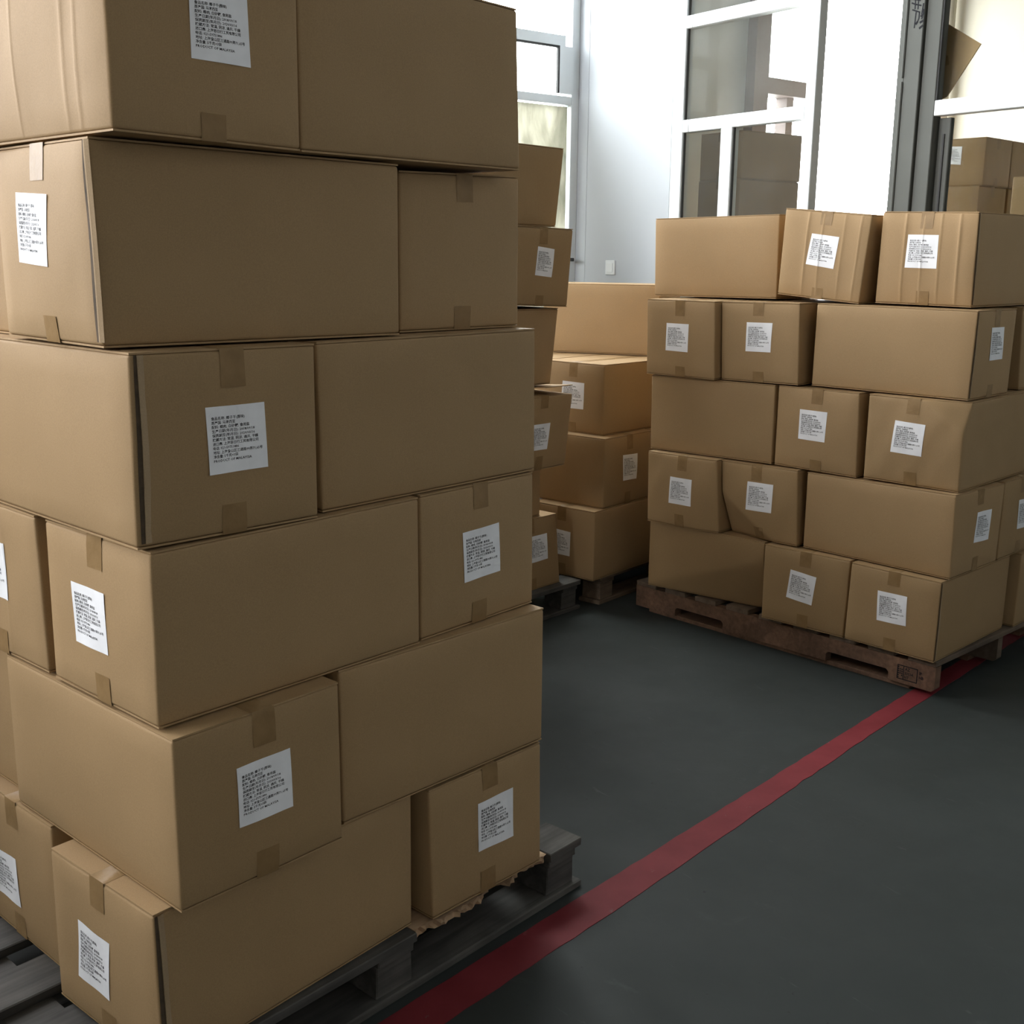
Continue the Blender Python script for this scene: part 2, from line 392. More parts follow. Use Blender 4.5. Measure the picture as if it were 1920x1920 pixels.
# painted steel column between doorway and glazing, with marker writing
col = room_empty('steel_column', 4.80, 3.355, 0)
tagged(col, 'tall grey steel column with black marker strokes beside the bright doorway', 'column')
r = col
P('column_face', 3.286, 3.368, 0, H - 0.01, STEEL, (4.735, 4.86))
P('side_strip', 3.368, 3.373, 0, H - 0.01, GROOVE, (4.755, 4.86))
P('side_strip', 3.373, 3.412, 0, H - 0.01, STEEL, (4.745, 4.86))
P('conduit', 3.368, 3.378, 0, 2.36, STEEL, (4.728, 4.742), 0.004); P('conduit', 3.368, 3.378, 2.375, H - 0.01, STEEL, (4.728, 4.742), 0.004)
P('side_strip', 3.282, 3.286, 0, H - 0.01, GROOVE, (4.765, 4.86), 0)
def stroke(pts, width, c_at, depth, parent, name, mat, tip=False):
    """hand-drawn stroke on a face looking towards -c"""
    bm = bmesh.new()
    for (wa, za), (wb, zb) in zip(pts[:-1], pts[1:]):
        d = Vector((wb - wa, zb - za)); L_ = d.length
        if L_ < 1e-5: continue
        d /= L_; n_ = Vector((-d.y, d.x)) * width / 2; e = d * width * 0.35
        q = [(wa - e.x + n_.x, za - e.y + n_.y), (wb + e.x + n_.x, zb + e.y + n_.y), (wb + e.x - n_.x, zb + e.y - n_.y), (wa - e.x - n_.x, za - e.y - n_.y)]
        f = [bm.verts.new((c_at, a, b_)) for a, b_ in q]; g = [bm.verts.new((c_at - depth, a, b_)) for a, b_ in q]
        bm.faces.new(g)
        for i in range(4): bm.faces.new((f[i], f[(i + 1) % 4], g[(i + 1) % 4], g[i]))
    bmesh.ops.recalc_face_normals(bm, faces=bm.faces)
    pc, pw, pz = parent['_cwz']
    for v in bm.verts: v.co -= Vector((pc, pw, pz))
    return bm_obj(name, bm, mat, parent)
STROKES = [
    [(3.3366, 2.7272), (3.3355, 2.6661)], [(3.3204, 2.7246), (3.3202, 2.6629)], [(3.3531, 2.6925), (3.3322, 2.6835), (3.3056, 2.6753)],
    [(3.3531, 2.709), (3.3110, 2.697)],
    [(3.3472, 2.663), (3.3108, 2.6485), (3.3112, 2.6225), (3.3200, 2.6035)], [(3.3282, 2.6527), (3.3316, 2.5862)],
    [(3.2935, 2.681), (3.2985, 2.6394)], [(3.2915, 2.6562), (3.2905, 2.6406), (3.2965, 2.618)],
    [(3.2905, 2.6088), (3.3025, 2.604)], [(3.2905, 2.5879), (3.3035, 2.5803)], [(3.3185, 2.6075), (3.3240, 2.601)], [(3.2965, 2.634), (3.3000, 2.630)]]
for i, s_ in enumerate(STROKES):
    stroke(s_, 0.0062 if i not in (8, 9, 10, 11) else 0.0095, 4.735, 0.0006, col, 'marker_stroke', INK)

# leaning flattened cardboard, standing on the rail behind the glass
def sheet():
    pts = [(3.345, 2.586), (3.301, 2.619), (3.271, 2.617), (3.079, 2.499), (3.22, 2.29), (3.292, 2.27), (3.345, 2.30)]
    r = empty('cardboard_sheet', RC(4.86, 3.2, 2.27), ROOM_YAW)
    tagged(r, 'crooked brown cardboard sheet leaning behind the glass beside the grey column', 'cardboard')
    bm = bmesh.new()
    def cc(z): return (z - 2.27) * 0.05
    a = [bm.verts.new((cc(z), w - 3.2, z - 2.27)) for w, z in pts]; b_ = [bm.verts.new((cc(z) + 0.006, w - 3.2, z - 2.27)) for w, z in pts]
    bm.faces.new(a); bm.faces.new(list(reversed(b_)))
    for i in range(len(pts)): bm.faces.new((a[i], b_[i], b_[(i + 1) % len(pts)], a[(i + 1) % len(pts)]))
    bmesh.ops.recalc_face_normals(bm, faces=bm.faces)
    bm_obj('board', bm, CARD, r)
    t = mesh_from('tape_patch', [(-0.001 + cc(z), w - 3.2, z - 2.27) for w, z in ((3.262, 2.475), (3.236, 2.47), (3.225, 2.43), (3.255, 2.425))], [(0, 1, 2, 3)])
    link('tape_patch', t, TAPE, r)
    return r
sheet()
rest = rbox('glazing_ledge', 4.815, 4.90, 2.9, 3.36, 2.255, 2.268, ALU)
tagged(rest, 'narrow pale ledge behind the glass on which the leaning cardboard stands', 'ledge')

# round pipe in the side-room corner
pr = room_empty('wall_pipe', 8.12, 5.42, 0)
tagged(pr, 'vertical cream pipe in the corner of the side room beyond the glass', 'pipe')
bm = bmesh.new(); bmesh.ops.create_cone(bm, segments=24, radius1=0.05, radius2=0.05, depth=H - 0.02, cap_ends=True)
o = bm_obj('tube', bm, WALL_CREAM, pr, (0, 0, H / 2)); o.data.polygons.foreach_set('use_smooth', [True] * len(o.data.polygons))
for z_ in (0.8, 1.9, 3.02):
    rbox('pipe_clip', 8.06, 8.199, 5.36, 5.485, z_, z_ + 0.03, ALU, pr, 0.004)

# wall plate
sw = room_empty('wall_plate', 4.745, 5.352, 1.46)
tagged(sw, 'small white blank switch plate low on the white wall behind the cartons', 'switch')
rbox('plate', 4.738, 4.750, 5.310, 5.395, 1.462, 1.548, PLASTIC, sw, 0.003)
rbox('rocker', 4.734, 4.739, 5.325, 5.380, 1.477, 1.533, PLASTIC, sw, 0.002)

# red line painted on the floor
def red_line():
    rnd = random.Random(4)
    A0, B0 = Vector((-0.30, 1.985)), Vector((2.56, 4.93))
    L0, L1 = Vector((0.272, 2.674)), Vector((1.479, 3.996)); R0, R1 = Vector((0.284, 2.540)), Vector((1.568, 3.999))
    dl = (L1 - L0).normalized(); dr = (R1 - R0).normalized()
    vs, fs = [], []
    n = 90
    for i in range(n + 1):
        t = -1.1 + 4.6 * i / n
        a = L0 + dl * t; q = dl * 0.0 + a
        # matching point on the right edge
        nn = Vector((dl.y, -dl.x)); wdt = abs((R0 - L0).dot(nn)) * (1 - t / 1.79) + abs((R1 - L0).dot(nn)) * (t / 1.79)
        wdt = max(0.075, min(0.10, wdt))
        j1, j2 = rnd.uniform(-.0018, .0018), rnd.uniform(-.0018, .0018)
        if 0.83 < t < 0.89: j2 -= 0.006
        vs += [(a.x - nn.x * j1, a.y - nn.y * j1, 0.0), (a.x + nn.x * (wdt + j2), a.y + nn.y * (wdt + j2), 0.0)]
    m_ = len(vs)
    vs += [(x, y, 0.0012) for x, y, z in vs]
    for i in range(n):
        a = 2 * i
        fs += [(m_ + a, m_ + a + 1, m_ + a + 3, m_ + a + 2), (a, m_ + a, m_ + a + 2, a + 2), (a + 1, a + 3, m_ + a + 3, m_ + a + 1)]
    me = mesh_from('floor_line', vs, fs)
    o = link('floor_line', me, RED)
    tagged(o, 'worn red painted line running diagonally across the dark floor', 'floor marking')
red_line()

# ------------------------------------------------------------------ pallets
def board(parent, name, u0, u1, v0, v1, z0, z1, mat, seed, jag=None, bev=0.002):
    rnd = random.Random(seed)
    cx, cy, cz = (u0 + u1) / 2, (v0 + v1) / 2, (z0 + z1) / 2
    bm = box_bm(u0 - cx, u1 - cx, v0 - cy, v1 - cy, z0 - cz, z1 - cz, bev)
    for v in bm.verts:
        v.co.x += rnd.uniform(-.0015, .0015); v.co.y += rnd.uniform(-.0015, .0015)
    return bm_obj(name, bm, mat, parent, (cx, cy, cz))
def torn_board(parent, u0, u1, v0, v1, z0, z1, mat, seed):
    """a deck board split along the grain, its front edge ragged"""
    rnd = random.Random(seed); n = 44
    cx, cz = (u0 + u1) / 2, (z0 + z1) / 2
    fr = []; y = v0
    for i in range(n + 1):
        y += rnd.uniform(-.006, .006); y = max(v0 - .012, min(v0 + .028, y))
        if rnd.random() < .12: y = v0 + rnd.uniform(-.014, .03)
        fr.append(y)
    vs, fs = [], []
    for i in range(n + 1):
        x = u0 + (u1 - u0) * i / n - cx
        lo = z0 - cz - rnd.uniform(0, .004)
        vs += [(x, fr[i] - v0, z1 - cz), (x, fr[i] - v0 + rnd.uniform(-.004, .01), (z0 + z1) / 2 - cz), (x, fr[i] - v0 + rnd.uniform(0, .008), lo), (x, v1 - v0, z0 - cz), (x, v1 - v0, z1 - cz)]
    for i in range(n):
        a, b_ = 5 * i, 5 * i + 5
        for k in range(5): fs.append((a + k, a + (k + 1) % 5, b_ + (k + 1) % 5, b_ + k))
    fs += [(4, 3, 2, 1, 0), tuple(5 * n + k for k in range(5))]
    me = mesh_from('deck_board', vs, fs); bm = bmesh.new(); bm.from_mesh(me); bmesh.ops.recalc_face_normals(bm, faces=bm.faces); bm.to_mesh(me); bm.free()
    o = link('deck_board', me, mat, parent, (cx, v0, cz)); o['label'] = 'torn deck board with pale fresh wood'
    return o
def block_pallet(name, label, x, y, yaw, u0, u1, v1, top, mat, front='whole', group=None):
    r = empty(name, (x, y, 0), yaw * RAD); tagged(r, label, 'pallet', group)
    t1, t2, t3 = 0.021, 0.019, 0.018
    zd0 = top - t1; zc0 = zd0 - t2; sd = int(x * 100) & 255
    # deck boards along u
    vb = [0.0, 0.125]; rows = []
    nrow = 6; bw = 0.118; gap = (v1 - nrow * bw) / (nrow - 1)
    for i in range(nrow):
        a = i * (bw + gap)
        if i == 0 and front == 'broken':
            board(r, 'deck_board', u0, 0.61, 0.0, bw, zd0, top, mat, sd)
            torn_board(r, 0.612, 1.055, 0.006, bw, zd0, top - .001, WOOD_NEW, 5)
            board(r, 'deck_board', 1.057, u1, 0.0, bw, zd0, top, mat, sd + 1)
        else:
            board(r, 'deck_board', u0, u1, a, a + bw, zd0, top, mat, sd + i)
    us = [u0 + 0.0, (u0 + u1) / 2 - 0.04, u1 - 0.14]
    for a in us: board(r, 'cross_board', a + .02, a + .12, 0.004, v1 - .004, zc0, zd0, mat, sd + 20)
    for a in us:
        for b_ in (0.012, v1 / 2 - .05, v1 - .112):
            board(r, 'block', a + .02, a + .12, b_, b_ + .10, t3, zc0, mat, sd + 30)
    for b_ in (0.0, v1 / 2 - .06, v1 - .118):
        board(r, 'bottom_board', u0, u1, b_, b_ + .118, 0, t3, mat, sd + 40)
    return r
PA = (-0.601, 1.757)
block_pallet('block_pallet', 'dark weathered block pallet with a torn front board under the large near stack', -0.601, 1.750, 48.2, -0.13, 1.178, 1.10, 0.1335, WOOD_OLD, 'broken')
uC = (math.cos(48 * RAD), math.sin(48 * RAD))
block_pallet('block_pallet', 'dark grey block pallet under the leaning stack just behind the near one', 0.315 - uC[0] * 1.2, 4.991 - uC[1] * 1.2, 48.0, 0.0, 1.2, 1.0, 0.135, WOOD_OLD)
block_pallet('block_pallet', 'shadowed wooden pallet under the low stack between the two big stacks', 0.405, 5.045, 50.0, 0.0, 1.15, 0.98, 0.134, WOOD_PALE)

def notched_stringer(parent, u0, u1, v_len, z0, z1, notches, mat, seed):
    """board on edge along v with two rounded notches in its lower edge"""
    prof = [(0.012, z0), (0.0, z0 + 0.012), (0.0, z1), (v_len, z1), (v_len, z0)]
    for (a, b_) in sorted(notches, reverse=True):
        d = 0.040; rr_ = 0.012
        prof += [(b_, z0), (b_, z0 + d - rr_), (b_ - rr_ * .4, z0 + d - rr_ * .4), (b_ - rr_, z0 + d), (a + rr_, z0 + d), (a + rr_ * .4, z0 + d - rr_ * .4), (a, z0 + d - rr_), (a, z0)]
    cy, cz = v_len / 2, (z0 + z1) / 2
    bm = bmesh.new()
    f = [bm.verts.new((-(u1 - u0) / 2, v - cy, z - cz)) for v, z in prof]; g = [bm.verts.new(((u1 - u0) / 2, v - cy, z - cz)) for v, z in prof]
    bm.faces.new(f); bm.faces.new(list(reversed(g)))
    for i in range(len(prof)): bm.faces.new((f[i], g[i], g[(i + 1) % len(prof)], f[(i + 1) % len(prof)]))
    bmesh.ops.recalc_face_normals(bm, faces=bm.faces); bmesh.ops.triangulate(bm, faces=[q for q in bm.faces if len(q.verts) > 4])
    return bm_obj('stringer', bm, mat, parent, ((u0 + u1) / 2, cy, cz))
rb = empty('notched_pallet', (1.549, 3.944, 0), 42.78 * RAD)
tagged(rb, 'reddish notched wooden pallet with a black stamp under the right stack', 'pallet')
VL = 1.442
for k, u in enumerate((0.0, 0.50, 1.0)):
    notched_stringer(rb, u, u + 0.04, VL, 0.017, 0.113, [(0.185, 0.455), (0.955, 1.215)], WOOD_RED if k == 0 else WOOD_PALE, k)
nb_ = 9; bw = 0.112; gp = (VL - nb_ * bw) / (nb_ - 1)
for i in range(nb_):
    a = i * (bw + gp)
    board(rb, 'deck_board', 0.0 if i else 0.0, 1.04, a, a + bw, 0.113, 0.1335, WOOD_PALE, 60 + i)
for a in (0.0, 0.47, 0.94):
    board(rb, 'bottom_board', a + (0.01 if a == 0 else 0), a + 0.10, 0.10, VL - 0.07, 0.0, 0.017, WOOD_RED, 80)
# the stamp on the front stringer: frame, divider and rows of characters
def stamp():
    vs, fs = [], []
    def q(v0, v1, z0, z1, sh=0.0):
        k = len(vs); vs.extend([(-0.0006, v0, z0), (-0.0006, v1, z0), (-0.0006, v1, z1), (-0.0006, v0, z1)]); fs.append((k, k + 3, k + 2, k + 1))
    # v grows to the left as seen from the hall
    L_, R_, b_, t_ = 0.150, 0.068, 0.032, 0.088
    q(R_, L_, t_ - .0035, t_); q(R_, L_, b_, b_ + .0035); q(R_, R_ + .0035, b_, t_); q(L_ - .0035, L_, b_, t_); q(0.1225, 0.1258, b_, t_)
    rnd = random.Random(2)
    for row in range(6):      # dense emblem block left of the divider
        for cidx in range(3):
            if rnd.random() < .8: q(0.128 + cidx * .007, 0.1325 + cidx * .007, 0.037 + row * .008, 0.042 + row * .008)
    return vs, fs
vs, fs = stamp()
link('stamp', mesh_from('stamp', vs, fs), INK, rb)
def text_mesh(body, size=1.0, offset=0.0, res=1, spacing=1.0):
    c = bpy.data.curves.new('txt', 'FONT'); c.body = body; c.size = size; c.resolution_u = res; c.offset = offset; c.space_line = spacing
    o = bpy.data.objects.new('txt', c); COL.objects.link(o)
    bpy.context.view_layer.update()
    dg = bpy.context.evaluated_depsgraph_get()
    me = bpy.data.meshes.new_from_object(o.evaluated_get(dg))
    co = np.empty(len(me.vertices) * 3); me.vertices.foreach_get('co', co); co = co.reshape(-1, 3)
    fs_ = [tuple(p.vertices) for p in me.polygons]
    bpy.data.objects.remove(o); bpy.data.curves.remove(c); bpy.data.meshes.remove(me)
    return co, fs_
for body, v_left, z_base, h in (('AZ', 0.119, 0.070, 0.012), ('33534', 0.119, 0.054, 0.011), ('HT', 0.119, 0.039, 0.011), ('IP', 0.062, 0.068, 0.012), ('HB', 0.062, 0.052, 0.012)):
    co, f_ = text_mesh(body, offset=0.02)
    sc = h / (co[:, 1].max() - co[:, 1].min())
    V = [(-0.0008, v_left - (p[0] - co[:, 0].min()) * sc * .9, z_base + (p[1] - co[:, 1].min()) * sc) for p in co]
    link('stamp', mesh_from('stamp', V, f_), INK, rb)

# ------------------------------------------------------------------ carton sticker text
STICKER_LINES = ['食品名称: 椰子干(原味)', '原产国: 马来西亚', '配料: 椰肉, 白砂糖, 食用盐', '生产日期(年月日): 2018/09/18', '保质期至(年月日): 2020/03/16',
                 '贮藏方法: 常温, 阴凉, 通风, 干燥', '进口商: 上海容日行工贸有限公司', '电话: 021-59751886', '地址: 上海金山区三通路99弄71,65号', '净含量: 5千克×3袋', 'PRODUCT OF MALAYSIA']
_w = [0.60, 0.43, 0.68, 0.77, 0.77, 0.83, 0.83, 0.48, 0.90, 0.46, 0.70]
PRINT_V, PRINT_F = [], []
for i, (ln, w_) in enumerate(zip(STICKER_LINES, _w)):
    co, f_ = text_mesh(ln, offset=0.010)
    x0, x1 = co[:, 0].min(), co[:, 0].max()
    sx = (w_ - 0.02) * 0.95 / (x1 - x0); y_base = 0.805 - i * 0.0625
    sy = 0.050 / 0.95
    k = len(PRINT_V)
    PRINT_V += [(0.08 + (p[0] - x0) * sx, y_base + p[1] * sy) for p in co]
    PRINT_F += [tuple(q + k for q in t) for t in f_]
PRINT_V = np.array(PRINT_V)
# ------------------------------------------------------------------ cartons
def param_lines(L_, r, n, extra=()):
    ts = [0, r * .3, r] + [r + (L_ - 2 * r) * i / n for i in range(1, n)] + [L_ - r, L_ - r * .3, L_]
    for e in extra: ts += [e * L_ - .009, e * L_ - .004, e * L_, e * L_ + .004, e * L_ + .009]
    ts = sorted(set(round(t, 5) for t in ts)); out_ = [ts[0]]
    for t in ts[1:]:
        if t - out_[-1] > .0008: out_.append(t)
    return out_
class Carton:
    def __init__(s, su, sv, h, off, seed, bulge=.004, creases=(), dents=()):
        s.su, s.sv, s.h, s.B = su, sv, h, bulge
        s.cr = creases; s.dents = dents
        rnd = random.Random(seed); s.ph = [rnd.uniform(0, 6.28) for _ in range(8)]; s.rnd = rnd
        s.C = np.zeros((2, 2, 2, 3))
        for i in (0, 1):
            for j in (0, 1):
                for k in (0, 1):
                    s.C[i, j, k] = np.array([(i - .5) * su, (j - .5) * sv, k * h]) + np.array(off.get(f'{i}{j}{k}', (0, 0, 0)))
    def D(s, a, b, k):
        """shape of the (slightly crushed) carton; a, b, k arrays in 0..1"""
        a = np.asarray(a, float); b = np.asarray(b, float); k = np.asarray(k, float)
        P_ = 0
        for i, wa in ((0, 1 - a), (1, a)):
            for j, wb in ((0, 1 - b), (1, b)):
                for l, wk in ((0, 1 - k), (1, k)):
                    P_ = P_ + (wa * wb * wk)[..., None] * s.C[i, j, l]
        ca, cb, ck = np.clip(a, 0, 1), np.clip(b, 0, 1), np.clip(k, 0, 1)
        sa = 2 * a - 1; sb = 2 * b - 1; p = s.ph
        na = .0012 * np.sin(9 * cb + p[0]) * np.sin(7 * ck + p[1]) + .0008 * np.sin(21 * cb + p[2] + 9 * ck)
        nb2 = .0012 * np.sin(9 * ca + p[3]) * np.sin(7 * ck + p[4]) + .0008 * np.sin(21 * ca + p[5] + 9 * ck)
        env_a = np.sin(np.pi * cb) ** .8 * np.sin(np.pi * ck) ** .8; env_b = np.sin(np.pi * ca) ** .8 * np.sin(np.pi * ck) ** .8
        da = np.where(sa < 0, s.B[0] * env_a + na * np.minimum(1, 6 * env_a), 0); db = np.where(sb < 0, s.B[1] * env_b + nb2 * np.minimum(1, 6 * env_b), 0)
        P_[..., 0] += np.sign(sa) * np.abs(sa) ** 5 * da
        P_[..., 1] += np.sign(sb) * np.abs(sb) ** 5 * db
        for c_, amp in s.cr:       # vertical fold ridges on the left face
            g = np.exp(-(((1 - b - c_) * s.sv) / .004) ** 2) * np.clip((.5 - a) * 2, 0, 1) ** 6 * np.minimum(1, 5 * np.sin(np.pi * ck) + .1)
            P_[..., 0] -= amp * g
        for (face, s0, k0, ns, nk, slope) in s.dents:
            t = (1 - b) if face == 'S' else a
            dist = np.clip((t - s0) * ns + (k - k0) * nk, 0, None)
            w_ = np.clip(1 - (a if face == 'S' else b) * 1.5, 0, 1) ** 2
            if face == 'S': P_[..., 0] += dist * slope * w_
            else: P_[..., 1] += dist * slope * w_
        return P_
    def body(s, z0, z1, r=.006, n=9):
        m_ = 26 if s.dents else n
        ex = [1 - c for c, _ in s.cr]
        X = param_lines(s.su, r, m_); Y = param_lines(s.sv, r, m_, ex); Z = [z0 + t for t in param_lines(z1 - z0, r, m_ if s.dents else 7)]
        idx, V, F_ = {}, [], []
        hs = (s.su, s.sv)
        def vid(i, j, k):
            key = (i, j, k)
            if key not in idx:
                p = np.array([X[i], Y[j], Z[k]]); lo = np.array([r, r, z0 + r]); hi = np.array([s.su - r, s.sv - r, z1 - r])
                q = np.clip(p, lo, hi); d = p - q; L_ = np.linalg.norm(d)
                if L_ > 1e-9: p = q + d / L_ * min(L_, r) if np.count_nonzero(np.abs(d) > 1e-9) > 1 else p
                idx[key] = len(V); V.append(p)
            return idx[key]
        nx, ny, nz = len(X) - 1, len(Y) - 1, len(Z) - 1
        for i in range(nx):
            for j in range(ny):
                F_.append((vid(i, j, 0), vid(i, j + 1, 0), vid(i + 1, j + 1, 0), vid(i + 1, j, 0)))
                F_.append((vid(i, j, nz), vid(i + 1, j, nz), vid(i + 1, j + 1, nz), vid(i, j + 1, nz)))
        for i in range(nx):
            for k in range(nz):
                F_.append((vid(i, 0, k), vid(i + 1, 0, k), vid(i + 1, 0, k + 1), vid(i, 0, k + 1)))
                F_.append((vid(i, ny, k), vid(i, ny, k + 1), vid(i + 1, ny, k + 1), vid(i + 1, ny, k)))
        for j in range(ny):
            for k in range(nz):
                F_.append((vid(0, j, k), vid(0, j, k + 1), vid(0, j + 1, k + 1), vid(0, j + 1, k)))
                F_.append((vid(nx, j, k), vid(nx, j + 1, k), vid(nx, j + 1, k + 1), vid(nx, j, k + 1)))
        V = np.array(V)
        return s.D(V[:, 0] / s.su, V[:, 1] / s.sv, V[:, 2] / s.h), F_
    def slab(s, a0, a1, b0, b1, z0, z1, n=8, skew=(0, 0, 0, 0), lift=0.0):
        """flat flap between normalised a/b limits; skew moves the four corners in metres"""
        V, F_ = [], []
        for zz in (z0, z1):
            for i in range(n + 1):
                for j in range(3):
                    a = a0 + (a1 - a0) * i / n; b = b0 + (b1 - b0) * j / 2
                    e = 0
                    V.append((a, b, zz / s.h))
        def id_(l, i, j): return l * (n + 1) * 3 + i * 3 + j
        for i in range(n):
            for j in range(2):
                F_.append((id_(0, i, j), id_(0, i, j + 1), id_(0, i + 1, j + 1), id_(0, i + 1, j)))
                F_.append((id_(1, i, j), id_(1, i + 1, j), id_(1, i + 1, j + 1), id_(1, i, j + 1)))
            F_.append((id_(0, i, 0), id_(0, i + 1, 0), id_(1, i + 1, 0), id_(1, i, 0)))
            F_.append((id_(0, i, 2), id_(1, i, 2), id_(1, i + 1, 2), id_(0, i + 1, 2)))
        for j in range(2):
            F_.append((id_(0, 0, j), id_(1, 0, j), id_(1, 0, j + 1), id_(0, 0, j + 1)))
            F_.append((id_(0, n, j), id_(0, n, j + 1), id_(1, n, j + 1), id_(1, n, j)))
        V = np.array(V, float)
        P_ = s.D(V[:, 0], V[:, 1], V[:, 2])
        return P_, F_

FL = .004
def make_carton(key, label, x, y, yaw, su, sv, z0, z1, off=None, lab=None, bulge=.004, creases=(), dents=(), seam=None,
                raised=None, ends='auto', group=None, simple=False, tape_bottom=True, printing=True, name='carton', sticker=True):
    off = off or {}
    h = z1 - z0
    seed = sum(ord(ch) * (i + 3) for i, ch in enumerate(key))
    cb = Carton(su, sv, h, off, seed, bulge if isinstance(bulge, tuple) else (bulge, bulge), creases, dents)
    u = (math.cos(yaw * RAD), math.sin(yaw * RAD)); v = (-u[1], u[0])
    cx, cy = x + u[0] * su / 2 + v[0] * sv / 2, y + u[1] * su / 2 + v[1] * sv / 2
    r = empty(name, (cx, cy, z0), yaw * RAD)
    tagged(r, label, 'box', group)
    P_, F_ = cb.body(FL, h - FL)
    link('body', mesh_from('body', P_, F_, True), CARD, r)
    along_u = su > sv
    rnd = random.Random(seed + 7)
    for nm, za, zb in (('top_flap', h - FL, h - .0008), ('bottom_flap', .0008, FL)):
        for half in (0, 1):
            e0, e1 = rnd.uniform(.0, .002), rnd.uniform(.0, .002)
            lo, hi = ((0.004, 0.499) if half == 0 else (0.501, 0.996))
            if along_u: P_, F_ = cb.slab(0 + e0 / su, 1 - e1 / su, lo, hi, za, zb)
            else: P_, F_ = cb.slab(lo, hi, 0 + e0 / sv, 1 - e1 / sv, za, zb)
            if raised and nm == 'top_flap' and half == raised[0]:
                # flap lifted towards its free end
                edge = P_[:, 0 if along_u else 1] / (su if along_u else sv)
                inner = (P_[:, 1] / sv if along_u else P_[:, 0] / su)
                t_ = np.clip(1 - (edge + .5), 0, 1) ** 1.5
                P_[:, 2] += raised[1] * t_
            link(nm, mesh_from(nm, P_, F_), CARD, r)
    # tape along the seam, folded down over both ends
    TW = .048
    for nm, top in (('tape', True),) + ((('tape', False),) if tape_bottom else ()):
        run = su if along_u else sv; drop = (.058 if top else .050) + rnd.uniform(-.008, .01)
        path = []
        zt = 1.0 if top else 0.0; sg = -1 if top else 1
        for q in (1.0, .66, .33, 0.02): path.append((0, zt + sg * drop * q / h, 'e0'))
        for q in range(0, 9): path.append((q / 8, zt, 't'))
        for q in (0.02, .33, .66, 1.0): path.append((1, zt + sg * drop * q / h, 'e1'))
        wid = sv if along_u else su; sh = rnd.uniform(-.006, .006); tl = rnd.uniform(-.004, .004)
        V, F2 = [], []
        for (t, k, kind) in path:
            for sd in (-1, 0, 1):
                w_ = .5 + (sd * TW / 2 + sh + (tl if kind == 'e0' else 0)) / wid
                a, b = (t, w_) if along_u else (w_, t)
                V.append((a, b, k, kind))
        arr = np.array([q[:3] for q in V], float)
        P_ = cb.D(arr[:, 0], arr[:, 1], arr[:, 2])
        for i, q in enumerate(V):
            ax = 0 if along_u else 1
            eps = .0010
            end = q[3] != 't' or i < 15 or i >= len(V) - 15
            if q[3] == 'e0' or (q[3] == 't' and q[0 if along_u else 1] == 0): P_[i, ax] -= .0008
            if q[3] == 'e1' or (q[3] == 't' and q[0 if along_u else 1] == 1): P_[i, ax] += .0008
            if q[3] == 't': P_[i, 2] += -.0004 if top else .0004
        if raised and top:
            ax = 0 if along_u else 1
        for i in range(len(path) - 1):
            for j in range(2):
                a = i * 3 + j; F2.append((a, a + 1, a + 4, a + 3))
        link('tape', mesh_from('tape', P_, F2, True), TAPE, r)
    if seam:
        face, s0, wd = seam
        V, F2 = [], []
        nseg = 14
        for i in range(nseg + 1):
            k = .03 + .955 * i / nseg if face != 'Sx' else .01 + .98 * i / nseg
            wv = wd * (1 + .35 * math.sin(3.2 * k + .4))
            for sd in (0, 1):
                t = s0 + sd * wv / (su if face == 'F' else sv)
                V.append((t, 0, k) if face == 'F' else (0, 1 - t, k))
        arr = np.array(V); P_ = cb.D(arr[:, 0], arr[:, 1], arr[:, 2])
        ax = 1 if face == 'F' else 0
        P_[:, ax] -= .0009
        for i in range(nseg): F2.append((2 * i, 2 * i + 1, 2 * i + 3, 2 * i + 2))
        o = link('seam_shade', mesh_from('seam_shade', P_, F2), SEAM, r); o['label'] = 'dark strip painted as the shade in the open carton corner'
        # cut edge of the overlapping panel beside the gap
        V = []
        for i in range(nseg + 1):
            k = .03 + .955 * i / nseg; wv = wd * (1 + .35 * math.sin(3.2 * k + .4))
            for t, o_ in ((s0 + wv / (su if face == 'F' else sv), .0005), (s0 + wv / (su if face == 'F' else sv), .0032), (s0 + (wv + .003) / (su if face == 'F' else sv), .0032), (s0 + (wv + .012) / (su if face == 'F' else sv), .0002)):
                V.append(((t, 0, k) if face == 'F' else (0, 1 - t, k)) + (o_,))
        arr = np.array(V); P_ = cb.D(arr[:, 0], arr[:, 1], arr[:, 2]); P_[:, ax] -= arr[:, 3]
        F2 = []
        for i in range(nseg):
            for j in range(3): a = 4 * i + j; F2.append((a, a + 1, a + 5, a + 4))
        link('panel_edge', mesh_from('panel_edge', P_, F2), CARD_EDGE, r)
    if lab and sticker:
        face, q = lab; q = np.array(q, float)      # TL, TR, BR, BL in (along, up)
        def pos(s_, t_, eps):
            ak = (q[3] * (1 - s_)[:, None] + q[2] * s_[:, None]) * (1 - t_)[:, None] + (q[0] * (1 - s_)[:, None] + q[1] * s_[:, None]) * t_[:, None]
            z_ = np.zeros(len(ak))
            P2 = cb.D(ak[:, 0], z_, ak[:, 1]) if face == 'F' else cb.D(z_, 1 - ak[:, 0], ak[:, 1])
            P2[:, 1 if face == 'F' else 0] -= eps
            return P2
        n = 36 if creases else 6; g = np.linspace(0, 1, n + 1); S_, T_ = np.meshgrid(g, g); S_, T_ = S_.ravel(), T_.ravel()
        P_ = pos(S_, T_, .0012)
        F2 = [(j * (n + 1) + i, j * (n + 1) + i + 1, (j + 1) * (n + 1) + i + 1, (j + 1) * (n + 1) + i) for j in range(n) for i in range(n)]
        pl = link('paper_label', mesh_from('paper_label', P_, F2), PAPER, r); pl['label'] = 'white printed paper label'
        if printing:
            P_ = pos(PRINT_V[:, 0], PRINT_V[:, 1], .0016)
            link('print', mesh_from('print', P_, PRINT_F), INK, pl)
    return r
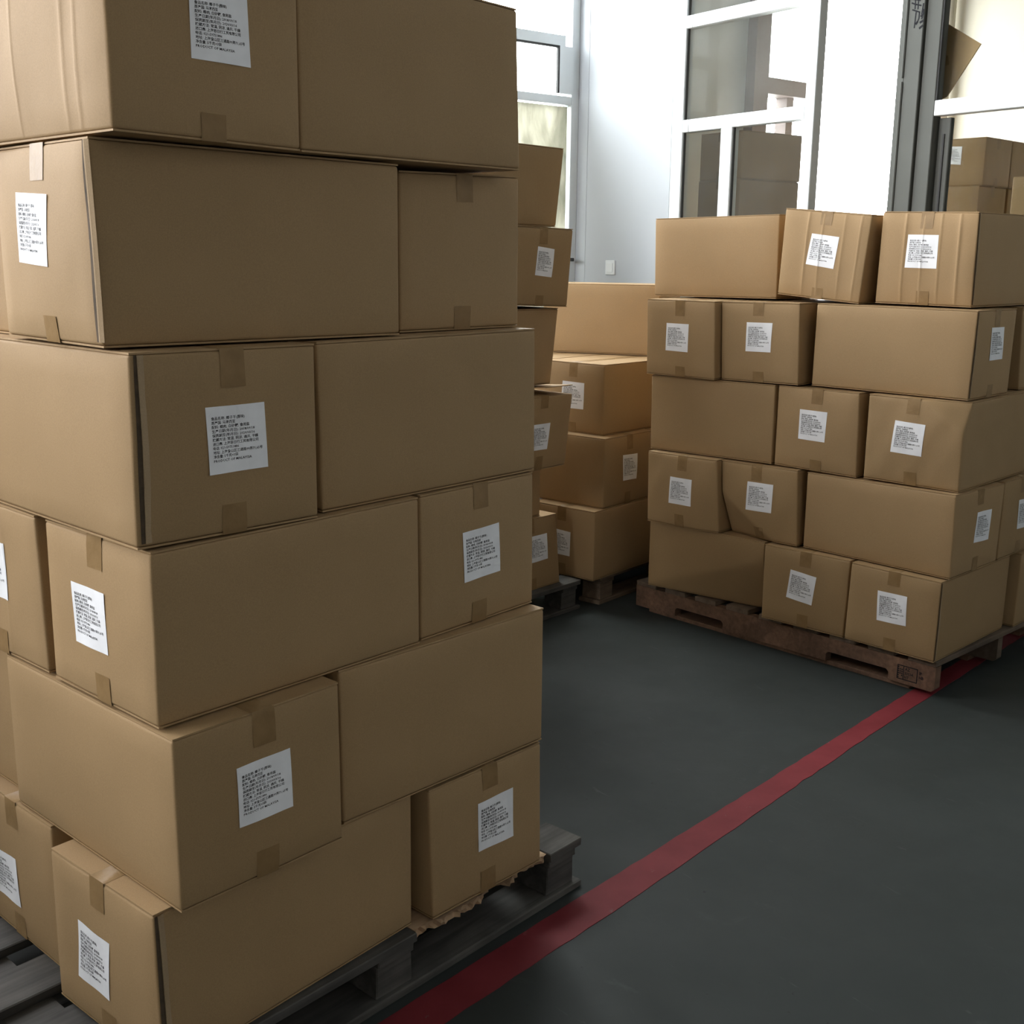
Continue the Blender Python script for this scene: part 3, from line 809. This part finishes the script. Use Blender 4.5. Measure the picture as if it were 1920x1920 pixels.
DATA = {
    'A1a': (-0.6040, 1.7548, 50.02, 0.6200, 0.3505, 0.1337, 0.4495, {'001': [-0.001, 0.0012, 0], '100': [-0.0007, 0.0009, 0.0042], '011': [0.0017, -0.002, 0], '010': [-0.0003, 0.0003, 0.0015]}, ['S', [[0.269, 0.649], [0.585, 0.638], [0.549, 0.249], [0.237, 0.259]]]),
    'A1b': (-0.1671, 2.2443, 46.92, 0.3551, 0.6031, 0.1337, 0.4495, {'001': [-0.0028, 0.003, -0.005], '000': [0.0027, -0.0028, 0.005], '101': [-0.0014, 0.0015, -0.005], '100': [0.0017, -0.0018, 0.0034]}, ['F', [[0.399, 0.738], [0.718, 0.742], [0.721, 0.343], [0.396, 0.357]]]),
    'A2a': (-0.5573, 1.7584, 48.11, 0.3555, 0.6030, 0.4495, 0.7729, {'001': [0.0004, -0.0005, -0.0034], '000': [-0.0002, 0.0002, 0.001], '101': [-0.0009, 0.001, 0], '011': [0.0002, -0.0003, -0.0017], '010': [0.0001, -0.0001, 0.002]}, ['F', [[0.335, 0.714], [0.662, 0.716], [0.669, 0.356], [0.341, 0.359]]]),
    'A2b': (-0.3285, 2.0803, 46.26, 0.5856, 0.3574, 0.4495, 0.7729, {'001': [-0.001, 0.001, 0], '000': [0.0012, -0.0012, 0], '101': [-0.0006, 0.0007, 0]}, None),
    'A3a': (-0.5858, 1.7891, 48.64, 0.6045, 0.3528, 0.7729, 1.0823, {'001': [0.001, -0.0011, -0.0021], '000': [-0.0013, 0.0015, 0], '101': [-0.0006, 0.0007, 0], '011': [0.0014, -0.0015, -0.0023], '010': [-0.0006, 0.0007, 0.0025]}, ['S', [[0.263, 0.682], [0.585, 0.679], [0.59, 0.315], [0.269, 0.313]]]),
    'A3b': (-0.1860, 2.2594, 49.60, 0.3623, 0.6031, 0.7729, 1.0823, {'000': [0.0004, -0.0005, 0], '101': [-0.0011, 0.0013, 0], '100': [0.0009, -0.0011, 0.0016]}, ['F', [[0.34, 0.677], [0.662, 0.689], [0.669, 0.333], [0.35, 0.32]]]),
    'A3c': (-0.8751, 2.0451, 48.25, 0.6025, 0.3574, 0.7729, 1.0823, {'001': [-0.0014, 0.0016, -0.0018], '000': [0.0015, -0.0017, 0.0013]}, ['S', [[0.236, 0.746], [0.615, 0.749], [0.608, 0.375], [0.22, 0.364]]]),
    'A4a': (-0.6006, 1.7845, 46.76, 0.3593, 0.6031, 1.0823, 1.4013, {'001': [0.0016, -0.0017, 0], '000': [-0.0019, 0.002, 0.0014], '101': [0.0007, -0.0008, -0.0012]}, ['F', [[0.364, 0.697], [0.685, 0.7], [0.697, 0.342], [0.372, 0.338]]]),
    'A4b': (-0.3552, 2.0841, 48.64, 0.6115, 0.3574, 1.0823, 1.4013, {'001': [-0.0012, 0.0014, -0.0019], '000': [0.0011, -0.0012, 0], '101': [-0.001, 0.0012, 0], '100': [0.0013, -0.0015, 0.0013]}, None),
    'A5a': (-0.6495, 1.8176, 46.23, 0.6162, 0.3566, 1.4013, 1.7260, {'001': [-0.0014, 0.0014, -0.0003], '000': [0.0011, -0.0011, 0.0028], '101': [0.0005, -0.0005, -0.0025], '010': [0.0004, -0.0005, 0.0041]}, ['S', [[0.281, 0.763], [0.605, 0.744], [0.569, 0.387], [0.243, 0.406]]]),
    'A5b': (-0.2286, 2.3266, 47.93, 0.3540, 0.6031, 1.4013, 1.7260, {'001': [0.0004, -0.0005, -0.009], '000': [-0.0005, 0.0006, 0], '101': [-0.0009, 0.001, 0], '100': [0.0009, -0.001, 0]}, None),
    'A6a': (-0.6005, 1.7838, 49.57, 0.3576, 0.6031, 1.7260, 2.0497, {'000': [-0.0002, 0.0003, 0.0032], '100': [-0.0011, 0.0013, 0]}, ['F', [[0.392, 0.687], [0.703, 0.707], [0.712, 0.378], [0.397, 0.378]]]),
    'A6b': (-0.3717, 2.0651, 49.69, 0.5824, 0.3574, 1.7260, 2.0497, {'000': [0.0005, -0.0006, 0], '100': [0.0029, -0.0034, 0.005], '101': [-0.0035, 0.0041, 0.0006]}, None),
    'B1a': (1.0259, 4.4963, 45.44, 0.3574, 0.5889, 0.1338, 0.4418, {'011': [0.0012, -0.0013, -0.005], '010': [0.0008, -0.0008, 0.005], '001': [-0.001, 0.001, -0.0015], '000': [-0.0007, 0.0008, 0.005]}, None),
    'B1b': (1.2847, 4.2104, 46.36, 0.6031, 0.3659, 0.1338, 0.4418, {'011': [-0.0018, 0.0019, 0], '001': [0.0035, -0.0036, 0], '000': [-0.0019, 0.0019, 0]}, ['S', [[0.337, 0.74], [0.643, 0.704], [0.612, 0.326], [0.299, 0.361]]]),
    'B1c': (1.5353, 3.9355, 44.35, 0.5906, 0.3601, 0.1338, 0.4418, {'011': [0.0038, -0.0037, 0], '010': [-0.0016, 0.0016, 0.004], '001': [0.0009, -0.0009, -0.0032], '000': [-0.001, 0.001, 0], '101': [-0.0005, 0.0005, -0.005], '100': [-0.0017, 0.0017, 0.0034]}, ['S', [[0.334, 0.728], [0.66, 0.732], [0.677, 0.368], [0.352, 0.353]]]),
    'B1d': (1.9968, 4.3497, 45.79, 0.3574, 0.6031, 0.1338, 0.4418, {'001': [0.0012, -0.0012, -0.0039], '000': [-0.0012, 0.0012, 0.0032]}, None),
    'B2a': (0.8426, 4.6201, 46.37, 0.6031, 0.3551, 0.4418, 0.7537, {'011': [-0.0022, 0.0023, -0.0033], '010': [0.0023, -0.0024, 0], '001': [-0.0029, 0.003, 0], '000': [0.003, -0.0031, 0]}, ['S', [[0.358, 0.694], [0.671, 0.69], [0.664, 0.322], [0.341, 0.323]]]),
    'B2b': (1.1239, 4.4043, 46.38, 0.6031, 0.3504, 0.4418, 0.7537, {'011': [-0.0067, 0.007, -0.0018], '010': [0.0069, -0.0072, 0], '001': [-0.0054, 0.0057, 0], '000': [0.0053, -0.0055, 0.005]}, ['S', [[0.366, 0.768], [0.703, 0.77], [0.678, 0.39], [0.337, 0.386]]]),
    'B2c': (1.5704, 3.9532, 43.14, 0.3675, 0.6100, 0.4418, 0.7537, {'011': [-0.0009, 0.0009, -0.0042], '010': [0.0002, -0.0002, 0.005], '001': [-0.0037, 0.0035, 0], '000': [0.0009, -0.0009, 0], '101': [0.0035, -0.0033, -0.0036], '100': [0.0005, -0.0005, 0.005]}, ['F', [[0.446, 0.726], [0.751, 0.719], [0.74, 0.344], [0.423, 0.359]]]),
    'B2d': (1.8547, 4.2266, 45.51, 0.3574, 0.6030, 0.4418, 0.7537, {'001': [0.0, -0.0, -0.005], '000': [-0.0002, 0.0002, 0.0031]}, ['F', [[0.425, 0.703], [0.838, 0.677], [0.854, 0.297], [0.442, 0.324]]]),
    'B3a': (1.0416, 4.5061, 47.90, 0.3574, 0.6017, 0.7537, 1.0768, {'011': [-0.0022, 0.0025, -0.005], '010': [0.0011, -0.0012, 0], '001': [0.0003, -0.0004, -0.0008], '000': [0.002, -0.0022, 0.0047]}, None),
    'B3b': (1.2960, 4.2579, 45.03, 0.6031, 0.3546, 0.7537, 1.0768, {'010': [0.0, -0.0, 0.005], '001': [-0.0041, 0.0042, -0.0013], '000': [0.0032, -0.0032, 0]}, ['S', [[0.302, 0.736], [0.638, 0.734], [0.624, 0.37], [0.294, 0.372]]]),
    'B3c': (1.5817, 3.9821, 45.75, 0.6031, 0.3645, 0.7537, 1.0768, {'011': [-0.0009, 0.0009, -0.0005], '010': [-0.0002, 0.0002, 0.0047], '001': [-0.0005, 0.0005, -0.002], '000': [0.0014, -0.0014, 0]}, ['S', [[0.311, 0.731], [0.629, 0.716], [0.612, 0.354], [0.286, 0.363]]]),
    'B4a': (0.8140, 4.6582, 45.95, 0.6031, 0.3516, 1.0768, 1.3969, {'011': [-0.0016, 0.0017, -0.0048], '010': [0.0032, -0.0033, 0], '001': [-0.005, 0.0051, -0.0045], '000': [0.0045, -0.0046, 0]}, ['S', [[0.308, 0.696], [0.636, 0.695], [0.626, 0.332], [0.299, 0.338]]]),
    'B4b': (1.0975, 4.4404, 45.93, 0.6031, 0.3541, 1.0768, 1.3969, {'011': [-0.0054, 0.0055, -0.005], '010': [0.0043, -0.0045, 0], '001': [-0.0043, 0.0044, 0], '000': [0.0045, -0.0046, 0.005]}, ['S', [[0.343, 0.748], [0.675, 0.749], [0.656, 0.386], [0.332, 0.385]]]),
    'B4c': (1.6035, 4.0205, 46.04, 0.3556, 0.6170, 1.0768, 1.3969, {'010': [-0.0011, 0.0012, 0.005], '001': [0.0028, -0.0029, -0.005], '000': [-0.0014, 0.0015, 0.001], '101': [0.0013, -0.0013, -0.005], '100': [-0.0015, 0.0016, 0]}, ['F', [[0.369, 0.8], [0.699, 0.796], [0.705, 0.429], [0.384, 0.427]]]),
    'B4d': (1.9314, 4.3912, 45.79, 0.3574, 0.6031, 1.0768, 1.3969, {'001': [-0.0055, 0.0057, -0.005], '000': [0.0056, -0.0057, 0.0025]}, None),
    'B5a': (1.0581, 4.7179, 46.62, 0.3574, 0.6092, 1.3969, 1.7332, {'011': [-0.0035, 0.0037, -0.005], '010': [0.0021, -0.0022, 0], '001': [-0.0012, 0.0013, 0.0036], '000': [0.0025, -0.0026, 0.005]}, None),
    'B5b': (1.3107, 4.3798, 45.99, 0.6031, 0.3587, 1.3969, 1.7332, {'011': [0.0046, -0.0048, 0.0238], '010': [-0.0047, 0.0049, 0.0272], '001': [0.0093, -0.0096, -0.0091], '000': [-0.0092, 0.0095, 0.0], '110': [-0.0047, 0.0049, 0.001], '100': [-0.0092, 0.0095, 0.001], '111': [0.0046, -0.0048, 0.0238], '101': [0.0093, -0.0096, -0.0091]}, ['S', [[0.354, 0.736], [0.676, 0.723], [0.658, 0.361], [0.323, 0.384]]]),
    'B5c': (1.6213, 4.1272, 45.87, 0.6031, 0.3624, 1.3969, 1.7332, {'011': [0.0013, -0.0014, 0.0037], '010': [-0.0023, 0.0024, 0.005], '001': [-0.0007, 0.0007, -0.005], '000': [0.0014, -0.0014, 0]}, ['S', [[0.3, 0.753], [0.623, 0.753], [0.627, 0.398], [0.297, 0.399]]]),
    'A1c': (-0.9014, 2.0616, 48.20, 0.6031, 0.3574, 0.1337, 0.4495, {}, ['S', [[0.169, 0.557], [0.513, 0.566], [0.544, 0.224], [0.182, 0.216]]]),
    'A2c': (-0.9951, 2.1914, 48.11, 0.6031, 0.3574, 0.4495, 0.7729, {}, None),
    'A5c': (-0.8869, 2.1142, 48.20, 0.6031, 0.3574, 1.4013, 1.7260, {}, None),
    'C6': (-0.2242, 4.3318, 48.00, 0.6031, 0.3574, 1.6774, 1.9840, {'000': [-0.0095, 0.0106, 0], '100': [-0.0095, 0.0106, 0], '010': [-0.0095, 0.0106, 0], '110': [-0.0095, 0.0106, 0], '001': [0.0095, -0.0106, 0], '101': [0.0095, -0.0106, 0], '011': [0.0095, -0.0106, 0], '111': [0.0095, -0.0106, 0]}, None),
    'C5': (-0.0122, 4.5144, 48.00, 0.3574, 0.6031, 1.3582, 1.6718, {'000': [-0.0065, 0.0072, 0.0146], '100': [-0.0065, 0.0072, 0], '010': [-0.0065, 0.0072, 0.0146], '110': [-0.0065, 0.0072, 0], '001': [0.0065, -0.0072, 0.005], '101': [0.0065, -0.0072, 0], '011': [0.0065, -0.0072, 0.005], '111': [0.0065, -0.0072, 0]}, ['F', [[0.403, 0.756], [0.688, 0.73], [0.667, 0.374], [0.382, 0.394]]]),
    'C4': (-0.2351, 4.3318, 48.00, 0.6031, 0.3574, 1.0416, 1.3557, {'000': [-0.0092, 0.0102, 0], '100': [-0.0092, 0.0102, 0], '010': [-0.0092, 0.0102, 0], '110': [-0.0092, 0.0102, 0], '001': [0.0092, -0.0102, 0], '101': [0.0092, -0.0102, 0], '011': [0.0092, -0.0102, 0], '111': [0.0092, -0.0102, 0]}, None),
    'C3': (-0.0038, 4.5144, 48.00, 0.3574, 0.6031, 0.6986, 1.0069, {'000': [-0.0091, 0.0101, 0], '100': [-0.0091, 0.0101, 0], '010': [-0.0091, 0.0101, 0], '110': [-0.0091, 0.0101, 0], '001': [0.0091, -0.0101, 0], '101': [0.0091, -0.0101, 0], '011': [0.0091, -0.0101, 0], '111': [0.0091, -0.0101, 0]}, ['F', [[0.338, 0.631], [0.634, 0.631], [0.623, 0.275], [0.329, 0.284]]]),
    'C1': (-0.0321, 4.6844, 48.00, 0.3574, 0.6031, 0.1360, 0.4520, {'000': [0.0075, -0.0084, 0], '100': [0.0075, -0.0084, 0], '010': [0.0075, -0.0084, 0], '110': [0.0075, -0.0084, 0], '001': [-0.0075, 0.0084, 0], '101': [-0.0075, 0.0084, 0], '011': [-0.0075, 0.0084, 0], '111': [-0.0075, 0.0084, 0]}, ['F', [[0.452, 0.754], [0.793, 0.756], [0.787, 0.391], [0.463, 0.39]]]),
    'C2': (-0.2810, 4.4509, 48.00, 0.6031, 0.3574, 0.4520, 0.6986, {}, None),
    'D2': (0.3680, 4.9651, 50.00, 0.6031, 0.3574, 0.1350, 0.4550, {}, ['S', [[0.339, 0.663], [0.64, 0.649], [0.632, 0.294], [0.346, 0.301]]]),
    'D3': (0.4087, 5.0201, 50.00, 0.3900, 0.6031, 0.4550, 0.7750, {}, ['F', [[0.361, 0.72], [0.656, 0.707], [0.649, 0.337], [0.367, 0.35]]]),
    'D4': (0.4051, 5.1049, 48.00, 0.6031, 0.3574, 0.7750, 1.0950, {}, ['S', [[0.343, 0.726], [0.696, 0.719], [0.686, 0.344], [0.319, 0.342]]]),
    'D5': (0.6964, 5.5671, 66.00, 0.3574, 0.6031, 1.0970, 1.4364, {}, None),
    'D4b': (0.1521, 5.3731, 48.00, 0.6031, 0.3574, 0.7750, 1.0950, {}, None),
    'E7a': (2.9847, 7.6000, 42.00, 0.3574, 0.5428, 2.0400, 2.3390, {}, ['S', [[0.546, 0.845], [0.711, 0.83], [0.71, 0.452], [0.544, 0.48]]]),
    'E7b': (3.2592, 7.8472, 42.00, 0.3574, 0.5428, 2.0400, 2.3390, {}, None),
    'E6a': (2.9673, 7.6000, 42.00, 0.3753, 0.5428, 1.7220, 2.0400, {}, None),
    'E6b': (3.2685, 7.8712, 42.00, 0.3574, 0.5428, 1.7220, 2.0400, {}, None),
    'G6': (3.3305, 6.5518, 42.00, 0.3574, 0.6031, 1.7359, 2.0539, {}, None),
    'F7': (1.3656, 7.2000, 35.04, 0.5225, 0.3600, 2.0400, 2.3220, {}, None),
    'F6': (1.3616, 7.2040, 35.04, 0.5225, 0.3600, 1.7400, 2.0400, {}, None),
}
LABELS = {
 'A6a': 'near stack top row carton whose label is cut by the picture edge',
 'A6b': 'plain long carton at the right of the near stack top row',
 'A5a': 'long carton with a brightly lit labelled end, second row of the near stack',
 'A5b': 'unlabelled taped carton end at the right of the near stack second row',
 'A5c': 'shadowed carton sliver behind the brightly lit second-row end at far left',
 'A4a': 'carton with a white label and an open corner seam, near stack third row',
 'A4b': 'plain long carton beside the clearly labelled third-row carton of the near stack',
 'A3a': 'long carton with label on its left end, fourth row of the near stack',
 'A3b': 'labelled carton end at the right of the near stack fourth row',
 'A3c': 'worn carton cut by the left picture edge beside a gap, fourth row of near stack',
 'A2a': 'corner carton with the white label on its right face, near stack fifth row',
 'A2b': 'plain long carton jutting out at the right of the near stack fifth row',
 'A2c': 'darker unlabelled carton at far left behind the fifth-row carton of the near stack',
 'A1a': 'bottom long carton of the near stack, labelled left end and dark open corner seam',
 'A1b': 'labelled carton standing on the torn board at the near stack bottom right',
 'A1c': 'bottom-row carton of the near stack cut off by the left picture edge',
 'B5a': 'plain wide carton at the left of the right stack top row',
 'B5b': 'tilted creased carton with a crushed top in the middle of the right stack top row',
 'B5c': 'creased carton with shiny tape at the right of the right stack top row',
 'B4a': 'leftmost labelled square carton end, second row of the right stack',
 'B4b': 'second labelled square carton end from the left, second row of the right stack',
 'B4c': 'long plain carton labelled on its narrow right side, second row of the right stack',
 'B4d': 'carton sliver at the right picture edge, second row of the right stack',
 'B3a': 'plain wide carton at the left of the right stack middle row',
 'B3b': 'labelled carton in the centre of the right stack middle row',
 'B3c': 'bulging labelled corner carton at the right of the right stack middle row',
 'B2a': 'leftmost labelled square carton, fourth row of the right stack',
 'B2b': 'dented labelled carton second from left, fourth row of the right stack',
 'B2c': 'long plain corner carton labelled on its right side, fourth row of the right stack',
 'B2d': 'labelled carton at the right picture edge, fourth row of the right stack',
 'B1a': 'dented plain carton at the bottom left of the right stack on the pallet',
 'B1b': 'middle labelled carton in the bottom row of the right stack',
 'B1c': 'labelled corner carton above the stamped pallet end, bottom row of the right stack',
 'B1d': 'unlabelled carton behind a gap at the right end of the right stack bottom row',
 'C6': 'topmost plain carton of the leaning rear stack against the window',
 'C5': 'labelled tilted carton second from the top of the leaning rear stack',
 'C4': 'narrow plain carton third from the top of the leaning rear stack',
 'C3': 'labelled carton with a lifted top flap in the leaning rear stack',
 'C2': 'carton hidden low in the leaning rear stack under the lifted-flap one',
 'C1': 'bottom labelled carton of the leaning rear stack on the dark grey pallet',
 'D5': 'long orange-lit carton on top of the low stack by the white wall',
 'D4': 'carton with its pale top showing, labelled on the left, in the low middle stack',
 'D4b': 'carton behind the pale-topped one, supporting the orange-lit carton',
 'D3': 'dark carton labelled on its right face in the low middle stack',
 'D2': 'bottom carton of the low middle stack, its label half hidden',
 'E7a': 'top carton with pale label seen through the glass right of the grey column',
 'E7b': 'dark taped top carton right of the pale-labelled one behind the glass',
 'E6a': 'carton with shiny tape just under the pale-labelled one behind the glass',
 'E6b': 'dark carton under the taped top carton behind the glass',
 'G6': 'light orange carton at the right picture edge behind the glass',
 'F7': 'backlit brown top carton seen through the glass left of the bright doorway',
 'F6': 'backlit brown carton beneath the top one behind the left glass',
}
OPT = {
 'A5a': dict(seam=('S', .955, .0085), bulge=.009), 'A4a': dict(seam=('F', .022, .006)), 'A1a': dict(seam=('F', .004, .0065)),
 'A6a': dict(creases=((.80, .0016), (.86, .0014), (.55, .0012)), bulge=.008), 'A3c': dict(bulge=.007, creases=((.6, .001),)),
 'B5a': dict(bulge=.005), 'B5b': dict(creases=((.30, .0035), (.47, .0028), (.72, .002), (.90, .003)), bulge=.007),
 'B5c': dict(creases=((.27, .0038), (.46, .0022), (.64, .0022), (.83, .0035)), bulge=.008, seam=('F', .004, .004)),
 'B4c': dict(seam=('F', .004, .004), bulge=.006), 'B1c': dict(seam=('F', .003, .0035)),
 'B2a': dict(bulge=.011, dents=(('S', .86, .5, 1.0, -.25, .10),)), 'B2b': dict(bulge=.010, dents=(('S', .28, .34, -.8, -1.0, .12),)),
 'B3b': dict(bulge=.008), 'B3c': dict(bulge=.012, dents=(('S', .72, .88, 1.0, 1.2, .14),)),
 'B1a': dict(bulge=.007, dents=(('S', .55, .42, .75, -1.0, .11),)),
 'C3': dict(raised=(1, .035)), 'D4': dict(bulge=.006), 'D5': dict(bulge=.006),
}
for key, (du_, dv_, dsu, dsv) in {'B2a': (0, .003, 0, -.004), 'B3a': (0, .012, 0, -.012), 'B4a': (0, .004, 0, -.006), 'B1d': (.014, 0, 0, 0), 'A5c': (0, .02, -.12, 0), 'A5a': (0, 0, 0, -.004)}.items():
    q = list(DATA[key]); c_, s_ = math.cos(q[2] * RAD), math.sin(q[2] * RAD)
    q[0] += c_ * du_ - s_ * dv_; q[1] += s_ * du_ + c_ * dv_; q[3] += dsu; q[4] += dsv
    DATA[key] = tuple(q)
for key, (x, y, yaw, su, sv, z0, z1, off, lab) in DATA.items():
    o = dict(OPT.get(key, {}))
    g = {'A': 'cartons of the near stack', 'B': 'cartons of the right stack', 'C': 'cartons of the leaning rear stack', 'D': 'cartons of the low middle stack',
         'E': 'cartons behind the glass', 'G': 'cartons behind the glass', 'F': 'backlit cartons behind the left glass'}[key[0]]
    B_ = o.get('bulge', .004)
    if key in ('A1a', 'A2a', 'A3a', 'A4a', 'A5a', 'A6a', 'D2', 'D3', 'D4', 'D5'): o['bulge'] = (B_, min(B_, .004))
    elif key[0] in 'AC': o['bulge'] = (0.0, B_)
    elif key[0] == 'B': o['bulge'] = (B_, .003 if key[2] == 'c' else 0.0)
    else: o['bulge'] = (.002, .002)
    make_carton(key, LABELS[key], x, y, yaw, su, sv, z0, z1, off, lab, group=g, **o)

# cartons at the back of the near stack, behind the rows that face the camera
_o = Vector((-0.601, 1.757)); _u = Vector((math.cos(48.2 * RAD), math.sin(48.2 * RAD))); _v = Vector((-_u.y, _u.x))
_rows = ['bottom', 'fifth', 'fourth', 'third', 'second', 'top']
for k in range(6):
    za, zb = [DATA[n_][5:7] for n_ in ('A1a', 'A2a', 'A3a', 'A4a', 'A5a', 'A6a')][k]
    sp = [(.43, .86, .60, .352, 'right')] if k % 2 == 0 else [(.69, .44, .352, .60, 'right')] + ([(.0, .66, .60, .352, 'left')] if k > 1 else [])
    for (a, b_, su, sv, side) in sp:
        p_ = _o + _u * a + _v * b_
        make_carton(f'back{k}{side}', f'carton at the back {side} of the near stack, {_rows[k]} row', p_.x, p_.y, 48.2, su, sv, za, zb, bulge=.002, group='cartons of the near stack')

# unseen back rows of the right and low middle stacks, added to darken gaps
_o = Vector((1.549, 3.944)); _a = 45.8 * RAD; _u = Vector((math.cos(_a), math.sin(_a))); _v = Vector((-_u.y, _u.x))
for k, (ref, row) in enumerate((('B1a', 'bottom'), ('B2a', 'fourth'), ('B3a', 'middle'), ('B4a', 'second'), ('B5a', 'top'))):
    za, zb = DATA[ref][5:7]
    spots = [] if k == 4 else [('left', .70)] + ([('right', .08)] if k == 2 else [])
    for side, b_ in spots:
        p_ = _o + _u * .665 + _v * b_
        make_carton(f'bback{k}{side}', f'carton at the back {side} of the right stack, {row} row', p_.x, p_.y, 45.8, .352, .598, za, zb, bulge=(0.0, 0.0), group='cartons of the right stack')
for ref, row, du_ in (('D2', 'bottom', .62), ('D3', 'middle', .41), ('D4', 'upper', .66)):
    x, y, yaw, su, sv, z0, z1, off, lab = DATA[ref]
    c_, s_ = math.cos(yaw * RAD), math.sin(yaw * RAD)
    make_carton('dback' + ref, f'carton at the back of the low middle stack, {row} row', x + c_ * du_, y + s_ * du_, yaw, .352, .598, z0, z1 - (.01 if ref == 'D4' else 0), bulge=(0.0, 0.0), group='cartons of the low middle stack')

# unseen back rows of the leaning rear stack, added to shade its neighbour
for key, row in (('C1', 'bottom'), ('C3', 'third'), ('C4', 'fourth')):
    x, y, yaw, su, sv, z0, z1, off, lab = DATA[key]
    c_, s_ = math.cos(yaw * RAD), math.sin(yaw * RAD); b_ = sv + .02
    ux = 0.0 if su > sv else su - .60
    make_carton('backrow' + key, f'carton at the back of the leaning rear stack, {row} row', x + c_ * ux - s_ * b_, y + s_ * ux + c_ * b_, yaw, .60, .355, z0, z1, bulge=.002, group='cartons of the leaning rear stack')

# lower cartons of the side-room stacks, hidden by the right stack from the photograph's place
def column_below(key, label, group, base_z, n):
    x, y, yaw, su, sv, z0, z1, off, lab = DATA[key]
    hh = (z0 - base_z) / n
    first = make_carton(key + 'low', label, x, y, yaw, su, sv, base_z, base_z + hh, bulge=.002, group=group)
    kids = list(first.children)
    for i in range(1, n):
        c = first.copy(); COL.objects.link(c); c.location = (first.location.x, first.location.y, base_z + hh * i)
        for ch in kids:
            d = ch.copy(); COL.objects.link(d); d.parent = c
for key, n in (('E6a', 5), ('E6b', 5), ('F6', 5), ('G6', 5)):
    column_below(key, {'E6a': 'lower carton of the side-room stack carrying the pale-labelled top carton', 'E6b': 'lower carton of the side-room stack with the dark taped top carton',
                       'F6': 'lower carton of the backlit side-room stack by the doorway', 'G6': 'lower carton under the light orange one in the side room'}[key],
                 'hidden lower cartons of column ' + {'E6a': 'one', 'E6b': 'two', 'F6': 'three', 'G6': 'four'}[key], 0.12, n)
# small pale tag on the second-row long carton's right side
def plank_stack(key, name, label):
    x, y, yaw, su, sv, z0, z1, off, lab = DATA[key]
    r = empty(name, (x, y, 0), yaw * RAD); tagged(r, label, 'pallet')
    for i in range(4): board(r, 'deck_board', -.03, su + .03, -.02 + i * (sv - .06) / 3, .08 + i * (sv - .06) / 3, .10, .12, WOOD_PALE, i)
    for i in range(2): board(r, 'block', .02 + i * (su - .14), .12 + i * (su - .14), 0.0, sv, 0, .10, WOOD_PALE, i + 9)
plank_stack('F6', 'small_pallet', 'small pale pallet under the backlit side-room cartons')
plank_stack('G6', 'small_pallet', 'small pale pallet under the light orange side-room carton column')
x, y, yaw, su, sv, z0, z1, off, lab = DATA['E6a']
r = empty('small_pallet', (x, y, 0), yaw * RAD); tagged(r, 'pallet under the two-column stack in the side room', 'pallet')
for i in range(5): board(r, 'deck_board', -.03, su * 2 + .03, -.02 + i * (sv - .06) / 4, .08 + i * (sv - .06) / 4, .10, .12, WOOD_PALE, i)
for i in range(3): board(r, 'block', .02 + i * (su - .08), .12 + i * (su - .08), 0.0, sv, 0, .10, WOOD_PALE, i + 9)
bpy.context.view_layer.update()

# unseen carton stacks added to block window light low on the right stack
def light_blocking_stack(px, py, yaw, label, group, layers, idx):
    u = (math.cos(yaw * RAD), math.sin(yaw * RAD)); v = (-u[1], u[0])
    block_pallet('block_pallet', 'block pallet under the ' + label.split('in the ')[-1], px, py, yaw, 0.0, 1.2, 1.0, 0.135, WOOD_OLD)
    L_, W_ = 0.600, 0.355
    lay = [(0, 0, L_, W_), (L_ + .012, 0, W_, L_), (0, W_ + .012, W_, L_), (W_ + .012, L_ + .012, L_, W_), (W_ + .02, W_ + .02, .21, .22)][:4]
    protos = {}
    for k in range(layers):
        for (a, b_, su, sv) in lay:
            if k % 2: a, b_, su, sv = a, b_, su, sv
            z0 = 0.1355 + k * 0.3185
            if (su > sv) not in protos:
                protos[su > sv] = make_carton(f'row{idx}{su > sv}', label, px + u[0] * a + v[0] * b_, py + u[1] * a + v[1] * b_, yaw, su, sv, z0, z0 + .318, bulge=.002, group=group)
                continue
            p_ = protos[su > sv]
            c = p_.copy(); COL.objects.link(c)
            ca, cb_ = a + su / 2, b_ + sv / 2
            c.location = (px + u[0] * ca + v[0] * cb_, py + u[1] * ca + v[1] * cb_, z0)
            for ch in list(p_.children):
                d = ch.copy(); COL.objects.link(d); d.parent = c
for i, (c_, w_, lab_) in enumerate(((0.25, 3.40, 'carton in the hidden light-blocking stack directly behind the near stack'), (-1.10, 3.35, 'carton in the hidden light-blocking stack beyond the left picture edge'))):
    p_ = RC(c_ + (.5 if i == 0 else .2), w_)
    light_blocking_stack(p_.x, p_.y, 47.0 if i == 0 else 45.5, lab_, ('cartons of the added stack behind the near stack', 'cartons of the added stack beyond the left edge')[i], 5, i)
bpy.context.view_layer.update()
